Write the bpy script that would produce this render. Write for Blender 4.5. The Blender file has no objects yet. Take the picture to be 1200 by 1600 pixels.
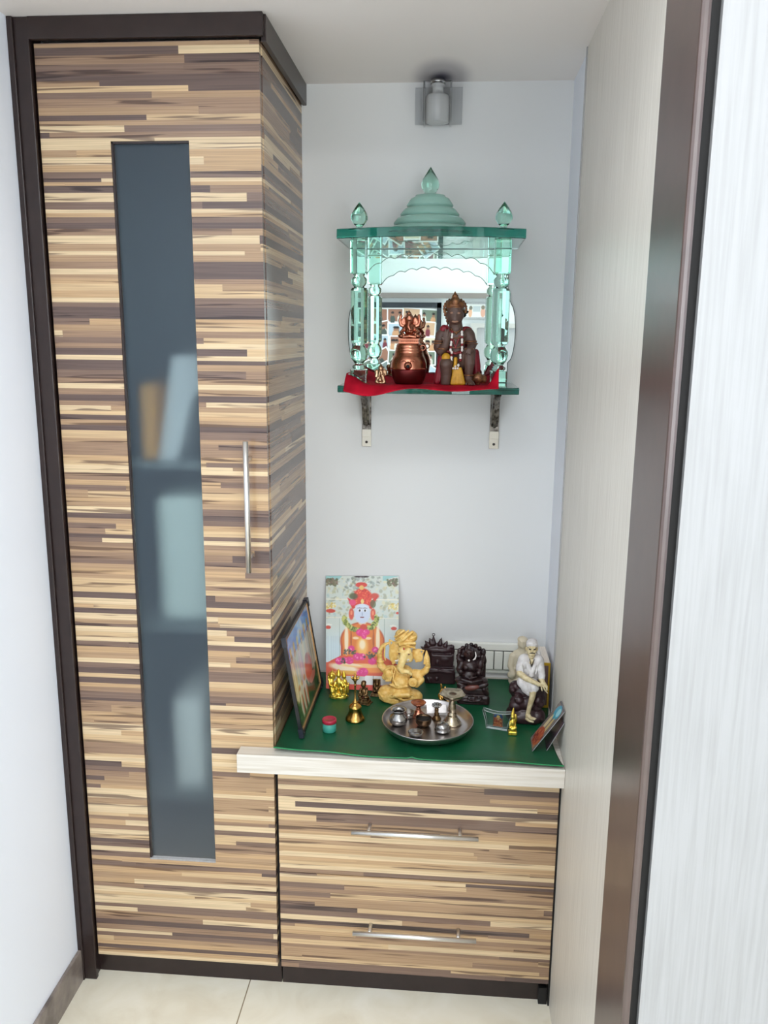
import bpy, bmesh, math, random
import numpy as np
from mathutils import Vector, Matrix

random.seed(7)
S = bpy.context.scene
COL = S.collection
PI = math.pi

# ------------------------------------------------------------------ place (metres)
D = 0.464          # depth of the niche behind the cabinet fronts
XR = 0.666         # right wall of the niche
XL = -0.5057       # left wall
ZC = 2.2           # soffit
CT = 0.6517        # worktop height
CL = CT + 0.004    # top of the cloth
REAR = -4.6        # wall behind the photographer

# ------------------------------------------------------------------ materials
def srgb(r, g, b):
    f = lambda c: (c / 255 / 12.92) if c / 255 <= 0.04045 else ((c / 255 + 0.055) / 1.055) ** 2.4
    return (f(r), f(g), f(b), 1.0)

MATS = {}
def new_mat(name):
    m = bpy.data.materials.new(name); m.use_nodes = True
    MATS[name] = m
    nt = m.node_tree
    return m, nt, nt.nodes['Principled BSDF']

def N(nt, kind, **kw):
    n = nt.nodes.new(kind)
    for k, v in kw.items():
        setattr(n, k, v)
    return n

def setp(b, **kw):
    tr = {'base': 'Base Color', 'rough': 'Roughness', 'metal': 'Metallic', 'spec': 'Specular IOR Level',
          'trans': 'Transmission Weight', 'ior': 'IOR', 'coat': 'Coat Weight', 'sheen': 'Sheen Weight', 'alpha': 'Alpha',
          'sss': 'Subsurface Weight'}
    for k, v in kw.items():
        b.inputs[tr[k]].default_value = v

def ramp(nt, stops, interp='LINEAR'):
    r = N(nt, 'ShaderNodeValToRGB'); r.color_ramp.interpolation = interp
    el = r.color_ramp.elements
    while len(el) < len(stops): el.new(0.5)
    for e, (p, c) in zip(el, stops):
        e.position = p; e.color = c
    return r

def mathn(nt, op, a, b=None):
    n = N(nt, 'ShaderNodeMath', operation=op)
    for i, v in enumerate((a, b)):
        if v is None: continue
        if isinstance(v, (int, float)): n.inputs[i].default_value = v
        else: nt.links.new(v, n.inputs[i])
    return n.outputs[0]

def plain(name, c, rough=0.5, metal=0.0, spec=0.5, mottle=0.0, scale=60.0, bump=0.0, c2=None, **kw):
    m, nt, b = new_mat(name)
    setp(b, base=c, rough=rough, metal=metal, spec=spec, **kw)
    if mottle or c2 or bump:
        tc = N(nt, 'ShaderNodeTexCoord')
        no = N(nt, 'ShaderNodeTexNoise'); no.inputs['Scale'].default_value = scale; no.inputs['Detail'].default_value = 4
        nt.links.new(tc.outputs['Object'], no.inputs['Vector'])
        if mottle or c2:
            if c2 is None: c2 = tuple(x * (1 - mottle) for x in c[:3]) + (1,)
            r = ramp(nt, [(0.35, c2), (0.65, c)])
            nt.links.new(no.outputs['Fac'], r.inputs[0]); nt.links.new(r.outputs[0], b.inputs['Base Color'])
        if bump:
            bp = N(nt, 'ShaderNodeBump'); bp.inputs['Strength'].default_value = bump; bp.inputs['Distance'].default_value = 0.002
            nt.links.new(no.outputs['Fac'], bp.inputs['Height']); nt.links.new(bp.outputs[0], b.inputs['Normal'])
    return m

def zebra_wood(name, seed=0.0):
    """strips of maple, walnut and wenge of uneven height and length"""
    m, nt, b = new_mat(name)
    L = nt.links.new
    tc = N(nt, 'ShaderNodeTexCoord'); sx = N(nt, 'ShaderNodeSeparateXYZ'); L(tc.outputs['Object'], sx.inputs[0])
    u = mathn(nt, 'ADD', mathn(nt, 'ADD', sx.outputs[0], sx.outputs[1]), seed)
    z = mathn(nt, 'ADD', sx.outputs[2], seed * 3.7)
    row = N(nt, 'ShaderNodeTexVoronoi', voronoi_dimensions='1D'); row.inputs['Scale'].default_value = 1.0
    L(mathn(nt, 'MULTIPLY', z, 84.0), row.inputs['W'])
    rc = N(nt, 'ShaderNodeSeparateColor'); L(row.outputs['Color'], rc.inputs[0])
    cell = N(nt, 'ShaderNodeTexVoronoi', voronoi_dimensions='1D'); cell.inputs['Scale'].default_value = 1.0
    L(mathn(nt, 'ADD', mathn(nt, 'MULTIPLY', u, 1.7), mathn(nt, 'MULTIPLY', rc.outputs[0], 91.0)), cell.inputs['W'])
    cc = N(nt, 'ShaderNodeSeparateColor'); L(cell.outputs['Color'], cc.inputs[0])
    wn = N(nt, 'ShaderNodeTexWhiteNoise', noise_dimensions='2D')
    cb = N(nt, 'ShaderNodeCombineXYZ'); L(rc.outputs[1], cb.inputs[0]); L(cc.outputs[0], cb.inputs[1]); L(cb.outputs[0], wn.inputs['Vector'])
    pal = ramp(nt, [(0.0, srgb(98, 80, 74)), (0.15, srgb(124, 101, 88)), (0.30, srgb(150, 122, 99)), (0.46, srgb(170, 140, 109)),
                    (0.62, srgb(188, 156, 118)), (0.76, srgb(202, 173, 134)), (0.87, srgb(215, 191, 154))], 'CONSTANT')
    L(wn.outputs['Value'], pal.inputs[0])
    # long grain
    def grain(su, sz, detail, dist=0.0):
        v = N(nt, 'ShaderNodeCombineXYZ')
        L(mathn(nt, 'MULTIPLY', u, su), v.inputs[0]); L(mathn(nt, 'MULTIPLY', z, sz), v.inputs[1])
        L(mathn(nt, 'MULTIPLY', wn.outputs['Value'], 40.0), v.inputs[2])
        n = N(nt, 'ShaderNodeTexNoise'); n.inputs['Scale'].default_value = 1.0; n.inputs['Detail'].default_value = detail
        n.inputs['Distortion'].default_value = dist
        L(v.outputs[0], n.inputs['Vector']); return n.outputs['Fac']
    g1 = ramp(nt, [(0.38, (0.80, 0.78, 0.78, 1)), (0.62, (1.06, 1.05, 1.04, 1))]); L(grain(5.0, 420.0, 3), g1.inputs[0])
    mx = N(nt, 'ShaderNodeMix', data_type='RGBA', blend_type='MULTIPLY'); mx.inputs['Factor'].default_value = 1.0
    L(pal.outputs[0], mx.inputs['A']); L(g1.outputs[0], mx.inputs['B'])
    g2 = ramp(nt, [(0.35, (0.30, 0.26, 0.28, 1)), (0.405, (1, 1, 1, 1))]); L(grain(3.0, 75.0, 2, 0.6), g2.inputs[0])
    mx2 = N(nt, 'ShaderNodeMix', data_type='RGBA', blend_type='MULTIPLY'); mx2.inputs['Factor'].default_value = 0.9
    L(mx.outputs['Result'], mx2.inputs['A']); L(g2.outputs[0], mx2.inputs['B'])
    L(mx2.outputs['Result'], b.inputs['Base Color'])
    setp(b, rough=0.24, spec=0.55)
    return m

def grain_laminate(name, c_hi, c_lo, rough=0.4, along='z', f=260.0):
    m, nt, b = new_mat(name); L = nt.links.new
    tc = N(nt, 'ShaderNodeTexCoord'); mp = N(nt, 'ShaderNodeMapping'); L(tc.outputs['Object'], mp.inputs[0])
    mp.inputs['Scale'].default_value = (f, f, 5.0) if along == 'z' else ((5.0, f, f) if along == 'x' else (f, 5.0, f))
    n = N(nt, 'ShaderNodeTexNoise'); n.inputs['Scale'].default_value = 1.0; n.inputs['Detail'].default_value = 3.0
    L(mp.outputs[0], n.inputs['Vector'])
    r = ramp(nt, [(0.32, c_lo), (0.6, c_hi)]); L(n.outputs['Fac'], r.inputs[0]); L(r.outputs[0], b.inputs['Base Color'])
    setp(b, rough=rough)
    return m

def clear_glass(name, tint=(1, 1, 1), density=0.0, rough=0.0, ior=1.5):
    m, nt, b = new_mat(name)
    setp(b, base=(1, 1, 1, 1), trans=1.0, rough=rough, ior=ior)
    if density:
        va = N(nt, 'ShaderNodeVolumeAbsorption'); va.inputs['Color'].default_value = (*tint, 1); va.inputs['Density'].default_value = density
        nt.links.new(va.outputs[0], nt.nodes['Material Output'].inputs['Volume'])
    return m

def sheet_glass(name, tint, refl=1.0, rough=0.02):
    """thin pane: tinted see-through with Fresnel reflection"""
    m, nt, b = new_mat(name); L = nt.links.new
    nt.nodes.remove(b)
    t = N(nt, 'ShaderNodeBsdfTransparent'); t.inputs[0].default_value = (*tint, 1)
    g = N(nt, 'ShaderNodeBsdfGlossy'); g.inputs['Roughness'].default_value = rough
    fr = N(nt, 'ShaderNodeFresnel'); fr.inputs['IOR'].default_value = 1.45
    mx = N(nt, 'ShaderNodeMixShader'); L(mathn(nt, 'MULTIPLY', fr.outputs[0], refl), mx.inputs[0])
    L(t.outputs[0], mx.inputs[1]); L(g.outputs[0], mx.inputs[2]); L(mx.outputs[0], nt.nodes['Material Output'].inputs['Surface'])
    return m

def painted(name, attr='print', rough=0.35):
    m, nt, b = new_mat(name)
    a = N(nt, 'ShaderNodeAttribute', attribute_name=attr)
    nt.links.new(a.outputs['Color'], b.inputs['Base Color']); setp(b, rough=rough)
    return m

def stained(name, c, spots, rough=0.6):
    """wall paint with soot marks: spots = (centre, radii, strength)"""
    m, nt, b = new_mat(name); L = nt.links.new
    tc = N(nt, 'ShaderNodeTexCoord')
    prev = None
    for cen, rad, st in spots:
        mp = N(nt, 'ShaderNodeMapping', vector_type='POINT')
        mp.inputs['Scale'].default_value = tuple(1 / r for r in rad)
        mp.inputs['Location'].default_value = tuple(-a / r for a, r in zip(cen, rad))
        L(tc.outputs['Object'], mp.inputs[0])
        ln = N(nt, 'ShaderNodeVectorMath', operation='LENGTH'); L(mp.outputs[0], ln.inputs[0])
        r = ramp(nt, [(0.0, (1 - st, 1 - st, 1 - st * 0.92, 1)), (0.45, (1 - st * .5, 1 - st * .5, 1 - st * .46, 1)), (1.0, (1, 1, 1, 1))], 'EASE')
        L(ln.outputs['Value'], r.inputs[0])
        mx = N(nt, 'ShaderNodeMix', data_type='RGBA', blend_type='MULTIPLY'); mx.inputs['Factor'].default_value = 1
        if prev is None: mx.inputs['A'].default_value = c
        else: L(prev, mx.inputs['A'])
        L(r.outputs[0], mx.inputs['B']); prev = mx.outputs['Result']
    L(prev, b.inputs['Base Color']); setp(b, rough=rough, spec=0.3)
    return m

M = {}
M['zebra'] = zebra_wood('zebra_strip_laminate')
M['zebra2'] = zebra_wood('zebra_strip_laminate_upper_drawer', 3.31)
M['zebra3'] = zebra_wood('zebra_strip_laminate_lower_drawer', 7.77)
M['dark'] = plain('dark_brown_wood', srgb(44, 31, 29), 0.32, mottle=0.25, scale=30)
M['trim_dark'] = plain('dark_polished_wood', srgb(82, 64, 60), 0.3, spec=0.9, mottle=0.2, scale=25)
M['black'] = plain('black_gap', (0.006, 0.005, 0.005, 1), 0.7)
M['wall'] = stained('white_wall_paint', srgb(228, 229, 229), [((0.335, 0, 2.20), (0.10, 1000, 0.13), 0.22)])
M['wallside'] = plain('white_side_paint', srgb(238, 242, 250), 0.55, spec=0.3)
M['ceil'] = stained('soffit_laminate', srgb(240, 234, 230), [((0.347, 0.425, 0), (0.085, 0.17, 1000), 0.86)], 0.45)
M['roomceil'] = plain('white_ceiling_paint', srgb(238, 238, 236), 0.7, spec=0.2)
M['lam_right'] = grain_laminate('greige_vertical_laminate', srgb(222, 217, 207), srgb(208, 202, 191), 0.4)
M['lam_white'] = grain_laminate('white_vertical_laminate', srgb(166, 165, 165), srgb(156, 155, 154), 0.4, f=170)
M['lam_top'] = grain_laminate('cream_worktop_laminate', srgb(222, 216, 207), srgb(202, 193, 179), 0.35, along='x', f=170)
M['steel'] = plain('brushed_steel', srgb(196, 196, 194), 0.26, 1.0)
M['chrome'] = plain('satin_steel_bar', srgb(236, 235, 233), 0.3, 1.0)
M['carcass'] = plain('pale_carcass_board', srgb(120, 128, 128), 0.6)

def tiles():
    m, nt, b = new_mat('cream_floor_tile'); L = nt.links.new
    tc = N(nt, 'ShaderNodeTexCoord')
    n = N(nt, 'ShaderNodeTexNoise'); n.inputs['Scale'].default_value = 7; n.inputs['Detail'].default_value = 6; n.inputs['Distortion'].default_value = 1.2
    L(tc.outputs['Object'], n.inputs['Vector'])
    r = ramp(nt, [(0.3, srgb(228, 219, 198)), (0.5, srgb(238, 231, 212)), (0.7, srgb(244, 238, 222))]); L(n.outputs['Fac'], r.inputs[0])
    br = N(nt, 'ShaderNodeTexBrick'); br.offset = 0.0
    br.inputs['Scale'].default_value = 1.0; br.inputs['Mortar Size'].default_value = 0.0014; br.inputs['Mortar Smooth'].default_value = 0.0
    br.inputs['Brick Width'].default_value = 0.82; br.inputs['Row Height'].default_value = 0.6; br.inputs['Bias'].default_value = -1
    br.inputs['Color1'].default_value = (1, 1, 1, 1); br.inputs['Color2'].default_value = (1, 1, 1, 1); br.inputs['Mortar'].default_value = srgb(150, 138, 118)
    mp = N(nt, 'ShaderNodeMapping'); mp.inputs['Location'].default_value = (0.08, 0.45, 0)
    L(tc.outputs['Object'], mp.inputs[0]); L(mp.outputs[0], br.inputs['Vector'])
    mx = N(nt, 'ShaderNodeMix', data_type='RGBA', blend_type='MULTIPLY'); mx.inputs['Factor'].default_value = 1
    L(r.outputs[0], mx.inputs['A']); L(br.outputs['Color'], mx.inputs['B']); L(mx.outputs['Result'], b.inputs['Base Color'])
    setp(b, rough=0.22)
    return m
M['floor'] = tiles()
M['marble'] = plain('grey_brown_marble', srgb(146, 134, 126), 0.25, c2=srgb(100, 91, 86), scale=14)

# ------------------------------------------------------------------ mesh builders
class MB:
    """collects shapes into one mesh"""
    def __init__(s): s.v = []; s.f = []; s.mi = []; s.sm = []
    def add(s, vs, fs, mi=0, smooth=False):
        o = len(s.v); s.v += [tuple(v) for v in vs]
        for f in fs:
            s.f.append([i + o for i in f]); s.mi.append(mi); s.sm.append(smooth)
        return s
    def box(s, x0, x1, y0, y1, z0, z1, mi=0, bev=0.0, rot=None):
        bm = bmesh.new(); bmesh.ops.create_cube(bm, size=1)
        cx, cy, cz = (x0 + x1) / 2, (y0 + y1) / 2, (z0 + z1) / 2
        bmesh.ops.scale(bm, vec=(abs(x1 - x0), abs(y1 - y0), abs(z1 - z0)), verts=bm.verts)
        if bev: bmesh.ops.bevel(bm, geom=list(bm.edges), offset=bev, segments=2, affect='EDGES', profile=0.6)
        if rot is not None: bmesh.ops.transform(bm, matrix=rot, verts=bm.verts)
        bmesh.ops.translate(bm, vec=(cx, cy, cz), verts=bm.verts)
        bm.verts.index_update()
        s.add([v.co.copy() for v in bm.verts], [[v.index for v in f.verts] for f in bm.faces], mi)
        bm.free(); return s
    def lathe(s, prof, c=(0, 0, 0), seg=40, mi=0, smooth=True, rfun=None, mat=None):
        """prof = [(r, z)...]; rfun(angle, i) scales the radius"""
        vs = []; fs = []
        n = len(prof)
        for i, (r, z) in enumerate(prof):
            for k in range(seg):
                a = 2 * PI * k / seg
                rr = r * (rfun(a, i) if rfun else 1)
                p = Vector((rr * math.cos(a), rr * math.sin(a), z))
                if mat is not None: p = mat @ p
                vs.append((c[0] + p.x, c[1] + p.y, c[2] + p.z))
        for i in range(n - 1):
            for k in range(seg):
                k2 = (k + 1) % seg
                fs.append([i * seg + k, i * seg + k2, (i + 1) * seg + k2, (i + 1) * seg + k])
        fs.append([k for k in range(seg)][::-1]); fs.append([(n - 1) * seg + k for k in range(seg)])
        return s.add(vs, fs, mi, smooth)
    def tube(s, pts, r, seg=10, mi=0, closed=False):
        pts = [Vector(p) for p in pts]; n = len(pts)
        rs = r if isinstance(r, (list, tuple)) else [r] * n
        vs = []; fs = []; up = None
        for i, p in enumerate(pts):
            a = pts[(i - 1) % n] if (closed or i) else p
            b = pts[(i + 1) % n] if (closed or i < n - 1) else p
            t = (b - a).normalized()
            if up is None:
                up = Vector((0, 0, 1)) if abs(t.z) < 0.9 else Vector((1, 0, 0))
            x = t.cross(up).normalized(); y = x.cross(t).normalized(); up = y
            for k in range(seg):
                q = 2 * PI * k / seg
                vs.append(p + (x * math.cos(q) + y * math.sin(q)) * rs[i])
        m = n if closed else n - 1
        for i in range(m):
            j = (i + 1) % n
            for k in range(seg):
                k2 = (k + 1) % seg
                fs.append([i * seg + k, j * seg + k, j * seg + k2, i * seg + k2])
        if not closed:
            fs.append([k for k in range(seg)]); fs.append([(n - 1) * seg + k for k in range(seg)][::-1])
        return s.add(vs, fs, mi, True)
    def ball(s, c, r, seg=16, mi=0):
        r = (r, r, r) if isinstance(r, (int, float)) else r
        bm = bmesh.new(); bmesh.ops.create_uvsphere(bm, u_segments=seg, v_segments=max(6, seg // 2), radius=1)
        bm.verts.index_update()
        s.add([(c[0] + v.co.x * r[0], c[1] + v.co.y * r[1], c[2] + v.co.z * r[2]) for v in bm.verts],
              [[v.index for v in f.verts] for f in bm.faces], mi, True)
        bm.free(); return s
    def prism(s, outline, axis, a, b, mi=0, smooth=False):
        """outline of 2-D points extruded along axis from a to b"""
        def P(p, t):
            return (t, p[0], p[1]) if axis == 0 else ((p[0], t, p[1]) if axis == 1 else (p[0], p[1], t))
        n = len(outline)
        vs = [P(p, a) for p in outline] + [P(p, b) for p in outline]
        fs = [[i, (i + 1) % n, n + (i + 1) % n, n + i] for i in range(n)]
        fs += [list(range(n))[::-1], list(range(n, 2 * n))]
        return s.add(vs, fs, mi, smooth)
    def quadbox(s, q, t, mi=0):
        """four corners (in order) given thickness t along their normal"""
        q = [Vector(p) for p in q]; n = (q[1] - q[0]).cross(q[3] - q[0]).normalized() * t
        vs = q + [p + n for p in q]
        return s.add(vs, [[3, 2, 1, 0], [4, 5, 6, 7], [0, 1, 5, 4], [1, 2, 6, 5], [2, 3, 7, 6], [3, 0, 4, 7]], mi)
    def build(s, name, mats, parent=None, loc=None, mod_bevel=0.0):
        me = bpy.data.meshes.new(name)
        base = Vector(loc) if loc is not None else (origin(parent) if parent else Vector((0, 0, 0)))
        me.from_pydata([tuple(Vector(v) - base) for v in s.v], [], s.f)
        for m in (mats if isinstance(mats, (list, tuple)) else [mats]): me.materials.append(m)
        me.polygons.foreach_set('material_index', s.mi); me.polygons.foreach_set('use_smooth', s.sm)
        bm = bmesh.new(); bm.from_mesh(me); bmesh.ops.recalc_face_normals(bm, faces=bm.faces); bm.to_mesh(me); bm.free()
        o = bpy.data.objects.new(name, me); COL.objects.link(o)
        if parent is not None:
            o.parent = parent
            if loc is not None: o.location = base - origin(parent)
        else: o.location = base
        o['_o'] = tuple(base)
        if mod_bevel:
            bv = o.modifiers.new('bevel', 'BEVEL'); bv.width = mod_bevel; bv.segments = 2; bv.limit_method = 'ANGLE'; bv.angle_limit = 0.9
        return o

def origin(o): return Vector(o['_o'])

def tag(o, label, cat, group=None):
    o['label'] = label; o['category'] = cat
    if group: o['group'] = group
    return o

def thing(name, label, cat, loc, group=None):
    o = bpy.data.objects.new(name, None); COL.objects.link(o)
    o.location = loc; o['_o'] = tuple(loc); o.empty_display_size = 0.02
    return tag(o, label, cat, group)

def struct(o):
    o['kind'] = 'structure'; return o

# ---- sculpted figures: smooth unions of ellipsoids, tapered limbs and rounded boxes, meshed by surface nets
def E(u, v, d, ru, rv, rd, rot=0, m=0, neg=False): return ('e', (u, v, d), (ru, rv, rd), rot, m, neg)
def T(pts, m=0, neg=False): return ('t', pts, None, 0, m, neg)
def B(u, v, d, hu, hv, hd, rnd=10, rot=0, m=0, neg=False): return ('b', (u, v, d), (hu, hv, hd, rnd), rot, m, neg)

def surface_nets(f, org, h):
    s = f < 0
    nx, ny, nz = f.shape
    acc = np.zeros((nx - 1, ny - 1, nz - 1, 3), np.float32); cnt = np.zeros((nx - 1, ny - 1, nz - 1), np.float32)
    def sl(o): return tuple(slice(o[i], (nx, ny, nz)[i] - 1 + o[i]) for i in range(3))
    for ax in range(3):
        oth = [i for i in range(3) if i != ax]
        for a in (0, 1):
            for b in (0, 1):
                o0 = [0, 0, 0]; o0[oth[0]] = a; o0[oth[1]] = b
                o1 = list(o0); o1[ax] = 1
                f0, f1 = f[sl(o0)], f[sl(o1)]
                cr = (f0 < 0) != (f1 < 0)
                t = np.where(cr, f0 / np.where(cr, f0 - f1, 1), 0)
                for i in range(3):
                    acc[..., i] += np.where(cr, (t if i == ax else o0[i]), 0)
                cnt += cr
    mask = cnt > 0
    idx = -np.ones(mask.shape, np.int64); idx[mask] = np.arange(mask.sum())
    cells = np.argwhere(mask)
    V = (cells + acc[mask] / cnt[mask][:, None]) * h + org
    quads = []
    for ax in range(3):
        b, c = (ax + 1) % 3, (ax + 2) % 3
        lo = [1, 1, 1]; lo[ax] = 0
        hi = [nx - 1, ny - 1, nz - 1]
        r0 = tuple(slice(lo[i], hi[i]) for i in range(3))
        r1 = list(r0); r1[ax] = slice(1, hi[ax] + 1); r1 = tuple(r1)
        a0, a1 = s[r0], s[r1]
        for pos in (True, False):
            e = np.argwhere((a0 != a1) & (a0 == pos)) + np.array(lo)
            if not len(e): continue
            def at(db, dc):
                q = e.copy(); q[:, b] -= db; q[:, c] -= dc
                return idx[q[:, 0], q[:, 1], q[:, 2]]
            q = np.stack([at(1, 1), at(0, 1), at(0, 0), at(1, 0)], 1)
            quads.append(q if pos else q[:, ::-1])
    return V, np.concatenate(quads)

def prim_dist(pr, X, Y, Z):
    kind, c, r, rot, m, neg = pr
    if kind == 't':
        d = None
        for (p, q) in zip(c[:-1], c[1:]):
            ax, az, ay, ra = p; bx, bz, by, rb = q
            bax, bay, baz = bx - ax, by - ay, bz - az
            L2 = bax * bax + bay * bay + baz * baz + 1e-9
            t = np.clip(((X - ax) * bax + (Y - ay) * bay + (Z - az) * baz) / L2, 0, 1)
            dd = np.sqrt((X - ax - bax * t) ** 2 + (Y - ay - bay * t) ** 2 + (Z - az - baz * t) ** 2) - (ra + (rb - ra) * t)
            d = dd if d is None else np.minimum(d, dd)
        return d
    x, z, y = X - c[0], Z - c[1], Y - c[2]
    if rot:
        a = math.radians(rot); ca, sa = math.cos(a), math.sin(a)
        x, z = x * ca - z * sa, x * sa + z * ca
    if kind == 'e':
        k0 = np.sqrt((x / r[0]) ** 2 + (z / r[1]) ** 2 + (y / r[2]) ** 2)
        k1 = np.sqrt((x / r[0] ** 2) ** 2 + (z / r[1] ** 2) ** 2 + (y / r[2] ** 2) ** 2) + 1e-9
        return k0 * (k0 - 1) / k1
    hx, hz, hy, rd = r
    qx, qz, qy = np.abs(x) - (hx - rd), np.abs(z) - (hz - rd), np.abs(y) - (hy - rd)
    return np.sqrt(np.maximum(qx, 0) ** 2 + np.maximum(qy, 0) ** 2 + np.maximum(qz, 0) ** 2) + np.minimum(np.maximum(qx, np.maximum(qy, qz)), 0) - rd

def sculpt(name, prims, mats, s, u0, v0, zf=1.0, k=14.0, vox=7.0, parent=None, loc=None, yaw=0.0, floor_cut=True, zoff=0.0, tilt=0.0, d0=0.0):
    """figure drawn in sheet units (u right, v down, d away); s = metres per unit; stands on v0"""
    P = []; st, ct = math.sin(math.radians(tilt)), math.cos(math.radians(tilt))   # sheet drawn as seen from above by tilt
    if tilt: zf = 1.0
    hgt = lambda v, d: ((v0 - v) * zf - (d - d0) * st) / ct
    for pr in prims:                       # to local sheet space with z up
        kind, c, r, rot, m, neg = pr
        if kind == 't': P.append((kind, [(p[0] - u0, hgt(p[1], p[2]), p[2], p[3]) for p in c], r, rot, m, neg))
        else:
            rr = list(r); rr[1] *= zf
            P.append((kind, (c[0] - u0, hgt(c[1], c[2]), c[2]), tuple(rr), rot, m, neg))
    def bb(pr):
        if pr[0] == 't':
            a = np.array([[p[0], p[2], p[1]] for p in pr[1]]); rr = np.array([p[3] for p in pr[1]])[:, None]
            return (a - rr).min(0), (a + rr).max(0)
        c = np.array([pr[1][0], pr[1][2], pr[1][1]]); r = pr[2]
        e = np.array([r[0], r[2], r[1]])
        if pr[3]: mx = max(r[0], r[1]); e = np.array([mx, r[2], mx])
        return c - e, c + e
    pos = [bb(p) for p in P if not p[5]]
    lo = np.min([b[0] for b in pos], 0) - 3 * vox; hi = np.max([b[1] for b in pos], 0) + 3 * vox
    if floor_cut: lo[2] = max(lo[2], -3 * vox)
    n = np.ceil((hi - lo) / vox).astype(int) + 1
    ax = [lo[i] + vox * np.arange(n[i], dtype=np.float32) for i in range(3)]
    f = np.full(tuple(n), 1e3, np.float32)
    for phase in (False, True):
        for pr in P:
            if pr[5] != phase: continue
            a, b = bb(pr); mg = k + 3 * vox
            i0 = np.maximum(((a - mg - lo) / vox).astype(int), 0); i1 = np.minimum(((b + mg - lo) / vox).astype(int) + 2, n)
            if (i1 <= i0).any(): continue
            sl = tuple(slice(i0[i], i1[i]) for i in range(3))
            X, Y, Z = np.meshgrid(*[ax[i][sl[i]] for i in range(3)], indexing='ij')
            d = prim_dist(pr, X, Y, Z).astype(np.float32)
            g = f[sl]
            if phase:
                f[sl] = np.maximum(g, -d)
            else:
                hh = np.clip(0.5 + 0.5 * (g - d) / k, 0, 1)
                f[sl] = np.where(np.abs(g - d) < k, g + (d - g) * hh - k * hh * (1 - hh), np.minimum(g, d))
    if floor_cut:
        f = np.maximum(f, -ax[2][None, None, :])
    V, Q = surface_nets(f, lo, vox)
    cen = V[Q].mean(1)
    best = np.full(len(cen), 1e9); mi = np.zeros(len(cen), np.int32)
    if len(mats) > 1:
        for pr in P:
            if pr[5]: continue
            d = prim_dist(pr, cen[:, 0], cen[:, 1], cen[:, 2])
            w = d < best; best = np.where(w, d, best); mi[w] = pr[4]
    W = V * s
    ca, sa = math.cos(yaw), math.sin(yaw)
    W = np.stack([W[:, 0] * ca - W[:, 1] * sa, W[:, 0] * sa + W[:, 1] * ca, W[:, 2] + zoff], 1)
    me = bpy.data.meshes.new(name)
    me.from_pydata(W.tolist(), [], Q.tolist())
    for m in mats: me.materials.append(m)
    me.polygons.foreach_set('material_index', mi); me.polygons.foreach_set('use_smooth', np.ones(len(Q), bool))
    o = bpy.data.objects.new(name, me); COL.objects.link(o)
    if parent is not None:
        o.parent = parent; o['_o'] = tuple(origin(parent))
    else:
        o.location = loc; o['_o'] = tuple(loc)
    return o

# ---- little pictures: colours laid on a fine flat grid
class Canvas:
    def __init__(s, w, h, c): s.w, s.h = w, h; s.a = np.zeros((h, w, 3)); s.a[:] = c; s.Y, s.X = np.mgrid[0:h, 0:w].astype(float)
    def mask(s, m, c, al=1.0):
        m = np.clip(m, 0, 1)[..., None] * al; s.a = s.a * (1 - m) + np.array(c, float) * m; return s
    def ell(s, x, y, rx, ry, c, al=1.0, soft=0.12, rot=0.0):
        X, Y = s.X - x, s.Y - y
        if rot: a = math.radians(rot); X, Y = X * math.cos(a) + Y * math.sin(a), -X * math.sin(a) + Y * math.cos(a)
        q = np.sqrt((X / rx) ** 2 + (Y / ry) ** 2); return s.mask((1 - q) / soft + 0.5, c, al)
    def rect(s, x0, y0, x1, y1, c, al=1.0): return s.mask(((s.X >= x0) & (s.X <= x1) & (s.Y >= y0) & (s.Y <= y1)).astype(float), c, al)
    def poly(s, pts, c, al=1.0):
        ins = np.zeros(s.X.shape, bool); n = len(pts)
        for i in range(n):
            (x0, y0), (x1, y1) = pts[i], pts[(i + 1) % n]
            cond = (y0 > s.Y) != (y1 > s.Y)
            with np.errstate(divide='ignore', invalid='ignore'):
                xi = (x1 - x0) * (s.Y - y0) / (y1 - y0 + 1e-9) + x0
            ins ^= cond & (s.X < xi)
        return s.mask(ins.astype(float), c, al)
    def speck(s, rng, n, box, cols, r, al=0.9):
        for _ in range(n):
            s.ell(rng.uniform(box[0], box[2]), rng.uniform(box[1], box[3]), rng.uniform(*r), rng.uniform(*r), cols[rng.integers(len(cols))], al, 0.4, rng.uniform(0, 180))
        return s

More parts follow.
